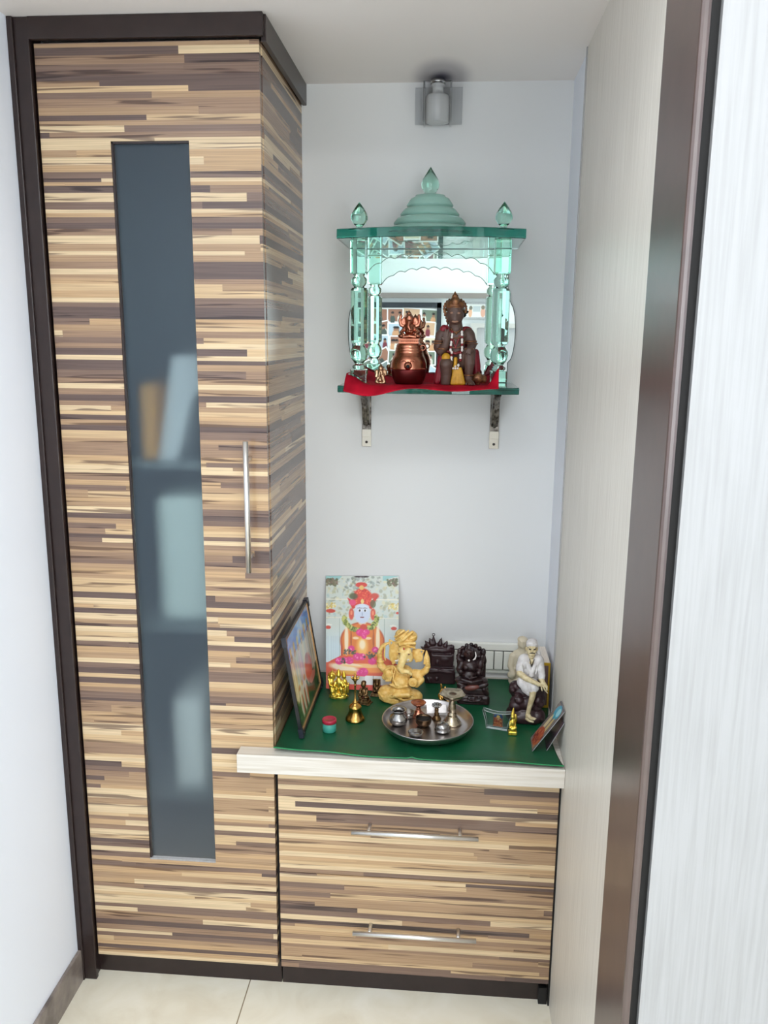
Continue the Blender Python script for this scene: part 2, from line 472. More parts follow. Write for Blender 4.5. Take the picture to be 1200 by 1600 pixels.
def print_mesh(name, cv, corners, mat, back_mat, parent=None, loc=None, thick=0.001):
    """corners: bottom-left, bottom-right, top-right, top-left, seen from its face; a thin card with the picture on its face"""
    bl, br, tr, tl = [Vector(c) for c in corners]
    h, w = cv.h, cv.w
    base = Vector(loc) if loc is not None else origin(parent)
    nrm = (br - bl).cross(tl - bl).normalized()
    us = (np.arange(w) + 0.0) / (w - 1); vs = 1 - (np.arange(h) + 0.0) / (h - 1)
    U, Vv = np.meshgrid(us, vs)
    A = lambda p: np.array(p - base)
    co = (A(bl)[None, None] * ((1 - U) * (1 - Vv))[..., None] + A(br)[None, None] * (U * (1 - Vv))[..., None]
          + A(tr)[None, None] * (U * Vv)[..., None] + A(tl)[None, None] * ((1 - U) * Vv)[..., None]).reshape(-1, 3)
    ii = np.arange(h * w).reshape(h, w)
    q = np.stack([ii[1:, :-1], ii[1:, 1:], ii[:-1, 1:], ii[:-1, :-1]], -1).reshape(-1, 4)
    nv = len(co); back = [A(c - nrm * thick) for c in (bl, br, tr, tl)]
    verts = co.tolist() + [b.tolist() for b in back]
    rim = [(ii[-1, 0], ii[-1, -1], nv + 1, nv), (ii[-1, -1], ii[0, -1], nv + 2, nv + 1), (ii[0, -1], ii[0, 0], nv + 3, nv + 2), (ii[0, 0], ii[-1, 0], nv, nv + 3)]
    faces = q.tolist() + [[int(i) for i in (f[3], f[2], f[1], f[0])] for f in rim] + [[nv + 3, nv + 2, nv + 1, nv]]
    me = bpy.data.meshes.new(name); me.from_pydata(verts, [], faces)
    me.materials.append(mat); me.materials.append(back_mat)
    mi = np.zeros(len(faces), np.int32); mi[len(q):] = 1; me.polygons.foreach_set('material_index', mi)
    lin = np.clip(cv.a.reshape(-1, 3) / 255, 0, 1); lin = np.where(lin <= 0.04045, lin / 12.92, ((lin + 0.055) / 1.055) ** 2.4)
    at = me.color_attributes.new('print', 'FLOAT_COLOR', 'POINT')
    buf = np.ones((len(verts), 4), np.float32); buf[:nv, :3] = lin
    at.data.foreach_set('color', buf.ravel())
    o = bpy.data.objects.new(name, me); COL.objects.link(o)
    if parent is not None:
        o.parent = parent; o['_o'] = tuple(origin(parent))
    else: o.location = base; o['_o'] = tuple(base)
    return o

M['print'] = painted('printed_paper'); M['card_back'] = plain('card_back', srgb(205, 205, 205), 0.5)

# ------------------------------------------------------------------ the setting
ROOM_R = 2.3; ROOM_C = 2.75
def wallbox(name, *b, mat, **kw): return struct(MB().box(*b, **kw).build(name, mat))
wallbox('floor', XL - 0.1, ROOM_R + 0.1, REAR - 0.1, D + 0.1, -0.1, 0.0, mat=M['floor'])
wallbox('wall_back', XL - 0.1, XR + 0.1, D, D + 0.1, 0.0, ZC + 0.1, mat=M['wall'])
wallbox('wall_left', XL - 0.1, XL, REAR, D, 0.0, ROOM_C, mat=M['wallside'])
wallbox('wall_right', XR, XR + 0.02, -0.60, D, 0.0, ZC, mat=M['wallside'])
wallbox('ceiling', XL, ROOM_R, -0.70, D, ZC, ZC + 0.06, mat=M['ceil'])
wallbox('ceiling_room', XL - 0.1, ROOM_R + 0.1, REAR - 0.1, -0.70, ROOM_C, ROOM_C + 0.1, mat=M['roomceil'])
wallbox('wall_soffit', XL, ROOM_R, -0.70, -0.66, ZC + 0.06, ROOM_C, mat=M['roomceil'])
wallbox('wall_front', 0.6805, ROOM_R, -0.700, -0.66, 0.0, ZC, mat=M['lam_white'])
wallbox('wall_rear', XL - 0.1, ROOM_R + 0.1, REAR - 0.1, REAR, 0.0, ROOM_C, mat=plain('pale_grey_rear_paint', srgb(206, 208, 206), 0.6))
# greige laminate lining the right of the niche, its pale bead, and the dark post at its front end
wallbox('trim_1', XR - 0.005, XR, -0.525, 0.222, 0.0, ZC, mat=M['lam_right'])
struct(MB().box(XR - 0.008, XR, 0.222, 0.229, 0.0, ZC, bev=0.002).build('trim_2', M['lam_white']))
struct(MB().box(0.656, 0.668, -0.702, -0.522, 0.0, ZC, bev=0.004).build('trim_3', M['trim_dark']))
wallbox('gap_shade', 0.668, 0.681, -0.690, -0.60, 0.0, ZC, mat=M['black'])  # black strip paints the shadow in the gap beside the post
# baseboard
wallbox('baseboard_left', XL, XL + 0.009, REAR, -0.012, 0.0, 0.0864, mat=M['marble'], bev=0.002)

# window in the room's right wall, behind the photographer
W0, W1 = -4.3, -2.5
wr = MB()
wr.box(ROOM_R, ROOM_R + 0.1, REAR, -0.70, 0.0, 0.85); wr.box(ROOM_R, ROOM_R + 0.1, REAR, -0.70, 2.3, ROOM_C)
wr.box(ROOM_R, ROOM_R + 0.1, REAR, W0, 0.85, 2.3); wr.box(ROOM_R, ROOM_R + 0.1, W1, -0.70, 0.85, 2.3)
struct(wr.build('wall_window', M['wallside']))
wf = MB()
for y in (W0, W0 + 0.6, W0 + 1.2, W1 - 0.03): wf.box(ROOM_R + 0.02, ROOM_R + 0.06, y, y + 0.03, 0.85, 2.3)
for z in (0.85, 2.27): wf.box(ROOM_R + 0.02, ROOM_R + 0.06, W0, W1, z, z + 0.03)
struct(wf.build('window_1', M['lam_white']))
wf = MB()  # frame of an added, unseen window around the rear fill light
for x in (1.0, 1.57, 2.12): wf.box(x, x + 0.03, REAR + 0.001, REAR + 0.03, 0.45, 2.25)
for z in (0.45, 2.22): wf.box(1.0, 2.15, REAR + 0.001, REAR + 0.03, z, z + 0.03)
struct(wf.build('added_window', M['lam_white']))

# the opposite wall as the mirror shows it: a grey ledge, a door, a collage of prints
struct(MB().box(XL, 0.99, REAR, REAR + 0.05, 1.904, 1.945).build('trim_4', plain('grey_ledge', srgb(120, 112, 106), 0.5)))
struct(MB().box(0.59, 0.95, REAR, REAR + 0.03, 0.0, 1.664).build('door_1', M['lam_white']))
fr = MB(); fr.box(0.535, 0.59, REAR, REAR + 0.045, 0.0, 1.70); fr.box(0.59, 0.99, REAR, REAR + 0.045, 1.664, 1.70)
struct(fr.build('trim_5', plain('grey_door_frame', srgb(176, 172, 166), 0.5)))
colg = thing('photo_collage', 'big black-framed collage of white-bordered snapshots on the opposite wall, seen in the shrine mirror', 'picture', (-0.2, REAR, 1.1))
f = MB(); X0, X1, Z0, Z1 = -0.62 + 0.15, 0.2873, 0.95, 1.868
f.box(X0, X0 + 0.04, REAR + 0.001, REAR + 0.03, Z0, Z1); f.box(X1 - 0.037, X1, REAR + 0.001, REAR + 0.03, Z0, Z1)
f.box(X0, X1, REAR + 0.001, REAR + 0.03, Z1 - 0.043, Z1); f.box(X0, X1, REAR + 0.001, REAR + 0.03, Z0, Z0 + 0.043)
f.build('frame', plain('black_picture_frame', srgb(30, 36, 42), 0.4), colg)
MB().box(X0 + 0.04, X1 - 0.037, REAR + 0.001, REAR + 0.008, Z0 + 0.04, Z1 - 0.04).build('backing', plain('white_backing_card', srgb(232, 232, 228), 0.7), colg)
rc_ = random.Random(5); rn = np.random.default_rng(5)
k_ = 0
for gz in range(7):
    for gx in range(5):
        cx_ = X0 + 0.12 + gx * 0.132 + rc_.uniform(-0.015, 0.015); cz_ = Z1 - 0.115 - gz * 0.112 + rc_.uniform(-0.012, 0.012)
        tone = [(196, 160, 128), (120, 130, 128), (214, 196, 170), (150, 104, 84), (176, 190, 200), (110, 120, 104)][rc_.randrange(6)]
        cv = Canvas(26, 20, (240, 240, 236)); cv.rect(1.6, 1.6, 23.4, 17.4, tone)
        for q in range(rc_.randrange(2, 4)):
            hx = rc_.uniform(5, 21); cv.ell(hx, 15, 3.4, 6, [(70, 80, 74), (200, 150, 110), (120, 50, 60), (220, 214, 200)][rc_.randrange(4)]); cv.ell(hx, 8, 2.0, 2.6, (150, 108, 86)); cv.ell(hx, 6.2, 2.1, 1.5, (40, 32, 30))
        an = math.radians(rc_.choice([0, 0, -3, 30, -35, 12])); ca, sa = math.cos(an), math.sin(an)
        hw, hh = 0.078, 0.062
        yb = REAR + 0.010 + 0.0012 * k_; k_ += 1
        P4 = [(cx_ + (dx * ca - dz * sa), yb, cz_ + (dx * sa + dz * ca)) for dx, dz in ((hw, -hh), (-hw, -hh), (-hw, hh), (hw, hh))]
        print_mesh('photo_print', cv, P4, M['print'], M['card_back'], parent=colg)
sp = thing('framed_print', 'small white-framed pale print above the door, seen in the shrine mirror', 'picture', (0.57, REAR, 1.74))
MB().box(0.4705, 0.70, REAR + 0.001, REAR + 0.02, 1.735, 1.87, bev=0.003).build('frame', M['lam_white'], sp)
cv = Canvas(50, 26, (206, 206, 200)); cv.ell(12, 16, 5, 9, (196, 150, 130)); cv.ell(12, 6, 4, 4, (120, 110, 96)); cv.ell(38, 16, 4, 9, (206, 160, 130)); cv.ell(37, 7, 3.4, 4, (110, 104, 92)); cv.rect(18, 4, 32, 14, (170, 176, 176))
print_mesh('picture_sheet', cv, [(0.685, REAR + 0.0215, 1.75), (0.485, REAR + 0.0215, 1.75), (0.485, REAR + 0.0215, 1.856), (0.685, REAR + 0.0215, 1.856)], M['print'], M['card_back'], parent=sp)

# ------------------------------------------------------------------ tall cupboard
cab = thing('tall_cupboard', 'floor-to-ceiling zebra-striped cupboard with dark frame and long frosted glass slot', 'cupboard', (-0.23, 0.23, 0))
c = MB()
c.box(-0.461, -0.445, 0.019, D - 0.001, 0.06, 2.157); c.box(-0.445, -0.018, D - 0.014, D - 0.001, 0.06, 2.157)
c.box(-0.445, -0.018, 0.019, D - 0.014, 0.06, 0.078); c.box(-0.445, -0.018, 0.019, D - 0.014, 2.139, 2.157)
c.build('carcass', M['carcass'], cab)
MB().box(-0.018, -0.003, 0.0195, D - 0.001, 0.061, 2.157).build('side_panel', M['zebra'], cab)
for z in (0.44, 0.89, 1.285):
    MB().box(-0.4445, -0.0185, 0.07, D - 0.015, z, z + 0.016).build('shelf', M['carcass'], cab)
SX0, SX1, SZ0, SZ1 = -0.3140, -0.1515, 0.340, 1.971
d = MB()
DX0, DX1, DZ0, DZ1 = -0.4605, -0.0045, 0.0645, 2.1545
d.box(DX0, SX0, 0, 0.018, DZ0, DZ1); d.box(SX1, DX1, 0, 0.018, DZ0, DZ1)
d.box(SX0, SX1, 0, 0.018, DZ0, SZ0); d.box(SX0, SX1, 0, 0.018, SZ1, DZ1)
door = d.build('door', M['zebra'], cab)
def frosted():
    m, nt, b = new_mat('frosted_slate_glass'); L = nt.links.new
    nt.nodes.remove(b)
    rf = N(nt, 'ShaderNodeBsdfRefraction'); rf.inputs['Color'].default_value = (0.88, 0.97, 0.98, 1); rf.inputs['Roughness'].default_value = 0.5; rf.inputs['IOR'].default_value = 1.4
    df = N(nt, 'ShaderNodeBsdfDiffuse'); df.inputs['Color'].default_value = (0.060, 0.092, 0.130, 1)
    gl = N(nt, 'ShaderNodeBsdfGlossy'); gl.inputs['Roughness'].default_value = 0.35
    m1 = N(nt, 'ShaderNodeMixShader'); m1.inputs[0].default_value = 0.62; L(df.outputs[0], m1.inputs[1]); L(rf.outputs[0], m1.inputs[2])
    f = N(nt, 'ShaderNodeFresnel'); f.inputs['IOR'].default_value = 1.5
    m2 = N(nt, 'ShaderNodeMixShader'); L(f.outputs[0], m2.inputs[0]); L(m1.outputs[0], m2.inputs[1]); L(gl.outputs[0], m2.inputs[2])
    L(m2.outputs[0], nt.nodes['Material Output'].inputs['Surface'])
    return m
M['frost'] = frosted()
g = MB().add([(SX0, 0.011, SZ0), (SX1, 0.011, SZ0), (SX1, 0.011, SZ1), (SX0, 0.011, SZ1)], [[0, 1, 2, 3]])
g.build('glass_pane', M['frost'], door)
sl = MB()
sl.box(SX0, SX0 + 0.004, 0.002, 0.0105, SZ0, SZ1, 1); sl.box(SX0, SX1, 0.002, 0.0105, SZ1 - 0.004, SZ1, 1); sl.box(SX0, SX1, 0.001, 0.0105, SZ0, SZ0 + 0.004, 0)
sl.build('slot_lining', [M['lam_white'], M['dark']], door)
def bar_handle(p0, p1, s0, s1, r, parent):
    m = MB(); m.tube([p0, p1], r, 20)
    for a, b in (s0, s1): m.tube([a, b], r * 0.85, 14)
    return m.build('handle', M['chrome'], parent)
bar_handle((-0.0432, -0.035, 1.369), (-0.0432, -0.035, 1.0817), ((-0.0432, 0, 1.3286), (-0.0432, -0.035, 1.3286)), ((-0.0432, 0, 1.1143), (-0.0432, -0.035, 1.1143)), 0.0060, door)
fm = MB()
fm.box(XL, -0.4645, -0.012, 0.0, 0.0, ZC - 0.0005); fm.box(XL, -0.4685, 0.0, 0.05, 0.0, ZC - 0.0005); fm.box(XL, XL + 0.012, -0.018, -0.012, 0.0, ZC - 0.0005)
fm.build('post', M['dark'], cab, mod_bevel=0.0015)
tr = MB()
tr.box(-0.4645, 0.006, -0.014, 0.0, 2.158, ZC - 0.0005); tr.box(0.0, 0.010, 0.0, D - 0.001, 2.15, ZC - 0.0005)
tr.build('top_rail', M['dark'], cab, mod_bevel=0.001)
MB().box(-0.4685, 0.0, 0.022, 0.04, 0.0, 0.0605).build('plinth', M['dark'], cab)

# vague pale things standing on the cupboard's shelves, close behind the frosted glass
def stored(name, label, cat, box, col, **kw):
    return tag(MB().box(*box, bev=0.02 if cat == 'bundle' else 0.006).build(name, plain(name + '_cover', col, 0.7), loc=((box[0] + box[1]) / 2, (box[2] + box[3]) / 2, box[4])), label, cat)
stored('storage_bundle', 'tall pale blurred bundle behind the frosted glass, one shelf below the slanting packet', 'bundle', (-0.305, -0.160, 0.085, 0.24, 0.907, 1.215), srgb(222, 232, 226))
stored('storage_box', 'white blurred box low down behind the frosted glass, near worktop height', 'box', (-0.285, -0.212, 0.085, 0.24, 0.457, 0.70), srgb(240, 240, 236))
stored('book', 'orange blurred book spine behind the frosted glass above the long handle', 'book', (-0.326, -0.296, 0.085, 0.20, 1.302, 1.475), srgb(236, 170, 80))
pk = MB(); pk.prism([(-0.287, 1.302), (-0.245, 1.302), (-0.200, 1.45), (-0.155, 1.49), (-0.155, 1.545), (-0.245, 1.54)], 1, 0.085, 0.20)
tag(pk.build('paper_packet', plain('packet_paper', srgb(215, 220, 222), 0.7), loc=(-0.23, 0.1, 1.302)), 'slanting white blurred packet behind the frosted glass beside the orange spine', 'packet')

# ------------------------------------------------------------------ drawer cabinet and worktop
dc = thing('drawer_cabinet', 'low zebra-striped cabinet of two wide drawers under the cream worktop', 'cabinet', (0.333, 0.23, 0))
b = MB()
b.box(-0.0028, 0.665, 0.02, D - 0.002, 0.062, 0.6055); b.box(0.657, 0.6645, 0.004, 0.02, 0.0, 0.6055); b.box(0.635, 0.655, 0.008, 0.02, 0.0, 0.045); b.box(-0.0044, 0.0043, 0.0184, 0.0194, 0.0615, 0.6055)  # black filler strips paint in the shade of the gaps beside the drawers
b.build('carcass', M['black'], dc)
MB().box(0.003, 0.656, 0.022, 0.04, 0.0, 0.0605).build('plinth', M['dark'], dc)
d1 = MB().box(0.0045, 0.656, 0.0, 0.018, 0.3285, 0.5995, bev=0.0006).build('drawer', M['zebra2'], dc)
d2 = MB().box(0.0045, 0.656, 0.0, 0.018, 0.0645, 0.3265, bev=0.0006).build('drawer', M['zebra3'], dc)
for dw, x0, x1, z, zs in ((d1, 0.1823, 0.4746, 0.4655, 0), (d2, 0.1855, 0.4779, 0.1985, 0)):
    xa, xb = x0 + 0.040, x1 - 0.042
    bar_handle((x0, -0.035, z), (x1, -0.035, z), ((xa, 0, z), (xa, -0.035, z)), ((xb, 0, z), (xb, -0.035, z)), 0.0055, dw)
wt = MB()
wt.prism([(-0.0814, -0.041), (XR - 0.0055, -0.041), (XR - 0.0055, D - 0.001), (0.0015, D - 0.001), (0.0015, -0.0008), (-0.0814, -0.0008)], 2, CT - 0.0455, CT)
tag(wt.build('worktop', M['lam_top'], loc=(0.3, 0.2, CT - 0.0455), mod_bevel=0.0012), 'thick cream woodgrain worktop over the drawers, its left end lapping the cupboard door', 'worktop')

# green cloth
def cloth_sheet(name, mat, nx, ny, fn, loc, thick=0.0014, skip=None):
    vs = []; fs = []
    for j in range(ny):
        for i in range(nx): vs.append(fn(i / (nx - 1), j / (ny - 1)))
    for j in range(ny - 1):
        for i in range(nx - 1): fs.append([j * nx + i, j * nx + i + 1, (j + 1) * nx + i + 1, (j + 1) * nx + i])
    if skip: fs = [f for f in fs if not any(skip(vs[i]) for i in f)]
    m = MB().add(vs, fs, 0, True)
    o = m.build(name, mat, loc=loc)
    so = o.modifiers.new('thickness', 'SOLIDIFY'); so.thickness = thick; so.offset = 0
    return o
def satin_green():
    m, nt, b = new_mat('green_satin'); L = nt.links.new
    tc = N(nt, 'ShaderNodeTexCoord'); n = N(nt, 'ShaderNodeTexNoise'); n.inputs['Scale'].default_value = 9; n.inputs['Detail'].default_value = 3
    L(tc.outputs['Object'], n.inputs['Vector'])
    r = ramp(nt, [(0.3, srgb(8, 74, 46)), (0.7, srgb(14, 90, 56))]); L(n.outputs['Fac'], r.inputs[0]); L(r.outputs[0], b.inputs['Base Color'])
    bp = N(nt, 'ShaderNodeBump'); bp.inputs['Strength'].default_value = 0.25; bp.inputs['Distance'].default_value = 0.004
    L(n.outputs['Fac'], bp.inputs['Height']); L(bp.outputs[0], b.inputs['Normal'])
    setp(b, rough=0.42, spec=0.45); return m
M['green'] = satin_green()
rw = random.Random(3)
ph = [rw.uniform(0, 6.28) for _ in range(8)]
def front_wave(u):
    w = 0.0022 * (1 + math.sin(9 * u + 0.4)) + 0.0016 * (1 + math.sin(23 * u + ph[1])) + 0.0035 * math.exp(-((u - 0.485) / 0.012) ** 2)
    w += 0.007 * math.exp(-(u / 0.09) ** 2) + 0.0035 * math.exp(-((u - 0.86) / 0.10) ** 2)
    return w
def green_fn(u, v):
    yf = -0.024 - 0.0135 * u
    y = yf + (0.447 - yf) * v
    xr = 0.657 - 0.020 * math.sin(min(1, v * 1.6) * PI) * 0.6
    x = 0.0015 + (xr - 0.0015) * u
    lift = front_wave(u) * math.exp(-v * (0.447 - yf) / 0.022)
    z = CT + 0.0012 + lift + 0.0007 * math.sin(x * 31 + y * 17 + ph[2]) * math.sin(y * 43 - x * 9) * (v < 0.999)
    return (x, y, max(z, CT + 0.0009))
tag(cloth_sheet('green_cloth', M['green'], 150, 90, green_fn, (0.33, 0.2, CT)), 'dark green satin cloth with a wavy front hem spread over the cream worktop', 'cloth')
hem_parent = [o for o in bpy.data.objects if o.name == 'green_cloth'][0]
MB().tube([tuple(Vector(green_fn(i / 150, 0.0)) + Vector((0, -0.0008, 0.0012))) for i in range(151)], 0.0016, 8).build('hem', plain('bright_green_satin', srgb(20, 128, 74), 0.4), hem_parent)
GZ = CT + 0.0030      # things stand here

# ------------------------------------------------------------------ glass shrine shelf
M['gl_col'] = clear_glass('green_tinted_glass', (0.50, 0.91, 0.78), 32.0)
M['gl_plate'] = clear_glass('thick_teal_glass', (0.12, 0.86, 0.78), 8.5)
M['gl_dome'] = plain('sea_green_cast_glass', srgb(198, 240, 228), 0.08, spec=0.8, trans=0.6, ior=1.25)
M['gl_arch'] = sheet_glass('thin_clear_glass', (0.93, 0.985, 0.965), 1.0)
M['gl_edge'] = plain('ground_glass_edge', srgb(150, 176, 166), 0.3, trans=0.3)
M['mirror'] = plain('mirror_silvering', (0.76, 0.84, 0.81, 1), 0.0, 1.0)
M['oldmetal'] = plain('tarnished_silver_metal', srgb(150, 144, 136), 0.3, 1.0, c2=srgb(70, 64, 60), scale=90)
CXS = 0.3315
shr = thing('glass_shrine_shelf', 'teal glass wall shrine with domed roof, glass pillars and mirrored back', 'shrine', (CXS, D, 1.30))
def bowed(x0, x1, yb, yf, bow, n=60, ripple=0.0):
    pts = [(x1, yb), (x0, yb)]
    for i in range(n + 1):
        t = i / n
        y = yf - bow * math.sin(PI * t) ** 0.8
        if ripple: y += ripple * abs(math.sin(9 * PI * t))
        pts.append((x0 + (x1 - x0) * t, y))
    return pts
PB = 1.4735     # top of the lower plate
PT = 1.8070     # underside of the upper plate
MB().prism(bowed(CXS - 0.214, CXS + 0.214, D - 0.002, 0.226, 0.028), 2, PB - 0.016, PB).build('base_plate', M['gl_plate'], shr, mod_bevel=0.0015)
MB().prism(bowed(CXS - 0.2155, CXS + 0.2155, D - 0.002, 0.229, 0.050, n=108, ripple=0.0028), 2, PT, PT + 0.0215).build('roof_plate', M['gl_plate'], shr, mod_bevel=0.0015)
# mirror with rounded cheeks
mo = []
for i in range(41):
    z = PB + 0.001 + (PT - PB - 0.002) * i / 40
    t = (z - 1.60) / 0.075
    mo.append((0.199 + (0.017 * math.sqrt(max(0, 1 - t * t)) if abs(t) < 1 else 0.0) - (0.006 if z > 1.70 else 0), z))
outl = [(CXS + w, z) for w, z in mo] + [(CXS - w, z) for w, z in mo[::-1]]
mm = MB().prism(outl, 1, 0.455, D - 0.0005)
mm.build('mirror_back', M['mirror'], shr)
rimm = MB().tube([(x, 0.4555, z) for x, z in outl], 0.0011, 6, closed=True)
rimm.build('mirror_rim', plain('dark_mirror_edge', srgb(70, 84, 80), 0.3), shr)
# scalloped arch pane between the front pillars
AX0, AX1, AZ = CXS - 0.147, CXS + 0.147, 1.7375
def arch_bottom():
    pts = []
    nsc = 9
    knots = []
    for i in range(nsc + 1):
        t = -1 + 2 * i / nsc
        knots.append((CXS + 0.147 * t, AZ + 0.035 * (1 - abs(t) ** 2.2) ** 0.8 if abs(t) < 1 else AZ - 0.006))
    for i in range(nsc):
        (xa, za), (xb, zb) = knots[i], knots[i + 1]
        for j in range(8):
            s_ = j / 8
            pts.append((xa + (xb - xa) * s_, za + (zb - za) * s_ + 0.007 * math.sin(PI * s_)))
    pts.append(knots[-1]); return pts
ab = arch_bottom()
MB().prism(ab + [(AX1, PT - 0.0005), (AX0, PT - 0.0005)], 1, 0.2465, 0.2505).build('arch_pane', M['gl_arch'], shr)
MB().tube([(x, 0.2485, z) for x, z in ab], 0.0010, 6).build('arch_edge', M['gl_edge'], shr)
# pillars
def pillar_mesh(m, x, y):
    sq = 0.0195
    m.box(x - sq, x + sq, y - sq, y + sq, PB + 0.0005, 1.5115, bev=0.002)
    m.lathe([(0.012, 1.5115), (0.016, 1.5145), (0.016, 1.519), (0.010, 1.5235), (0.0125, 1.528), (0.0185, 1.536), (0.0215, 1.546), (0.0205, 1.556), (0.0145, 1.565), (0.0125, 1.569), (0.018, 1.573)], (x, y, 0), 32)
    m.lathe([(0.0185, 1.573), (0.0205, 1.578), (0.0205, 1.694), (0.018, 1.699)], (x, y, 0), 12, smooth=False)
    m.lathe([(0.0125, 1.699), (0.0125, 1.702), (0.0185, 1.709), (0.0185, 1.719), (0.012, 1.726), (0.0145, 1.7305)], (x, y, 0), 32)
    m.box(x - 0.0195, x + 0.0195, y - 0.0195, y + 0.0195, 1.7305, PT - 0.0005, bev=0.004)
def finial_mesh(m, x, y, z, s=1.0):
    m.lathe([(0.019 * s, z), (0.019 * s, z + 0.003 * s), (0.008 * s, z + 0.0045 * s), (0.007 * s, z + 0.008 * s), (0.013 * s, z + 0.013 * s), (0.0192 * s, z + 0.023 * s), (0.0198 * s, z + 0.029 * s),
             (0.0175 * s, z + 0.037 * s), (0.011 * s, z + 0.048 * s), (0.005 * s, z + 0.056 * s), (0.0004, z + 0.062 * s)], (x, y, 0), 40)
ZR = PT + 0.021
for x in (CXS - 0.1655, CXS + 0.1655):
    m = MB(); pillar_mesh(m, x, 0.252); m.build('pillar', M['gl_col'], shr)
    m = MB(); finial_mesh(m, x, 0.252, ZR + 0.0003); m.build('finial', M['gl_col'], shr)
dm = MB(); zz = ZR + 0.0003; DY = 0.345
prof = []
for r0, r1, h in ((0.098, 0.090, 0.020), (0.087, 0.078, 0.020), (0.071, 0.061, 0.021), (0.056, 0.046, 0.024)):
    prof += [(r0 - 0.010, zz), (r0 - 0.001, zz + 0.002), (r0, zz + 0.006), (r1 + 0.003, zz + h * 0.7), (r1, zz + h - 0.003), (r1 - 0.008, zz + h)]
    zz += h
prof += [(0.036, zz + 0.004), (0.020, zz + 0.007)]
dm.lathe(prof, (CXS - 0.006, DY, 0), 64); dm.build('dome', M['gl_dome'], shr)
m = MB()
m.lathe([(0.018, zz + 0.0065), (0.013, zz + 0.009), (0.0205, zz + 0.022), (0.0215, zz + 0.030), (0.0185, zz + 0.041), (0.011, zz + 0.053), (0.005, zz + 0.062), (0.0004, zz + 0.069)], (CXS - 0.006, DY, 0), 40)
m.build('finial', M['gl_col'], shr)
for x in (0.164, 0.503):
    m = MB()
    zb = PB - 0.0165
    m.box(x - 0.021, x + 0.021, 0.33, D - 0.001, zb - 0.004, zb, bev=0.001)
    m.box(x - 0.012, x + 0.012, D - 0.006, D - 0.001, 1.335, zb - 0.004, bev=0.001)
    gus = [(0.345, zb - 0.004), (0.352, zb - 0.012), (0.385, zb - 0.020), (0.420, zb - 0.050), (0.438, zb - 0.085), (D - 0.006, zb - 0.10), (D - 0.006, zb - 0.004)]
    m.prism(gus, 0, x - 0.009, x + 0.009); m.prism([(y - 0.004, z - 0.003) for y, z in gus[1:6]] + [(D - 0.006, zb - 0.03)], 0, x - 0.0035, x + 0.0035)
    bk = m.build('bracket', M['oldmetal'], shr, mod_bevel=0.001)
    m = MB(); m.box(x - 0.0125, x + 0.0125, D - 0.005, D - 0.001, 1.299, 1.338, bev=0.001)
    m.box(x - 0.0125, x + 0.0125, D - 0.007, D - 0.005, 1.325, 1.345, bev=0.0008)
    m.build('wall_tab', plain('pale_bracket_tab', srgb(196, 190, 178), 0.35, 0.7), bk)
    m = MB(); m.lathe([(0.0036, 0), (0.0036, 0.0012), (0.002, 0.002)], (x, D - 0.005, 1.311), 16, mat=Matrix.Rotation(PI / 2, 4, 'X')); m.build('screw', M['dark'], bk)

# red cloth on the glass shelf
M['red'] = plain('red_satin', srgb(190, 18, 44), 0.75, spec=0.12, c2=srgb(140, 6, 30), scale=16)
def red_fn(u, v):
    x = CXS - 0.196 + 0.368 * u + 0.008 * math.sin(3 * v + 5 * u)
    yf = 0.203 - 0.012 * math.sin(PI * u)
    y = yf + (0.425 - yf) * v
    lift = 0.0
    eL, eR = math.exp(-(u / 0.085) ** 2), math.exp(-((1 - u) / 0.04) ** 2)
    lift += 0.022 * eL * min(1, v / 0.13) + 0.044 * eR * min(1, v / 0.12) + 0.016 * min(1, max(0, v - 0.64) * 3.0) * (0.8 + 0.4 * math.sin(14 * u))
    lift += 0.0025 * (1 + math.sin(17 * u + 6 * v)) * (eL + eR + 0.2 * (v > 0.6))
    z = PB + 0.0022 + lift
    if v < 0.06:
        hang = (0.014 * math.exp(-((u - 0.14) / 0.16) ** 2) + 0.006 + 0.003 * math.sin(11 * u))
        k_ = 1 - v / 0.06
        z = PB + 0.0022 + lift * (1 - k_) - hang * k_
        y -= 0.012 * k_ ** 0.5 + 0.012 * math.sin(PI * u) * k_ * 0.3
    return (x, y, z)
tag(cloth_sheet('red_cloth', M['red'], 110, 70, red_fn, (CXS, 0.3, PB), skip=lambda p: abs(abs(p[0] - CXS) - 0.1655) < 0.0215 and abs(p[1] - 0.252) < 0.0215), 'crumpled crimson cloth spread on the lower plate of the glass shrine', 'cloth')
RZ = PB + 0.0033

# ------------------------------------------------------------------ wall lamp
M['lamp_gl'] = sheet_glass('clear_lamp_glass', (0.975, 0.98, 0.98), 1.0, 0.05)
M['lamp_rib'] = sheet_glass('ribbed_lamp_glass', (0.95, 0.955, 0.96), 0.6, 0.12)
lamp = thing('wall_lamp', 'small square clear glass wall lamp fixed high on the back wall under the soffit', 'lamp', (0.338, D, 2.09))
LX = 0.337
bp_ = MB()
nr = 26
pts = [(0.281 + (0.397 - 0.281) * i / nr, 0.4555 + (0.0018 if i % 2 else 0)) for i in range(nr + 1)]
bp_.prism(pts + [(0.397, D - 0.001), (0.281, D - 0.001)], 2, 2.102, 2.186)
bp_.build('back_plate', M['lamp_rib'], lamp)
sh = MB(); x0, x1, y0, y1, z0, z1 = 0.303, 0.371, 0.392, 0.454, 2.094, 2.184
t = 0.004
for bx in ((x0, x1, y0, y0 + t), (x0, x0 + t, y0 + t, y1), (x1 - t, x1, y0 + t, y1)): sh.box(*bx, z0, z1, bev=0.0008)
sh.build('glass_block', M['lamp_gl'], lamp)
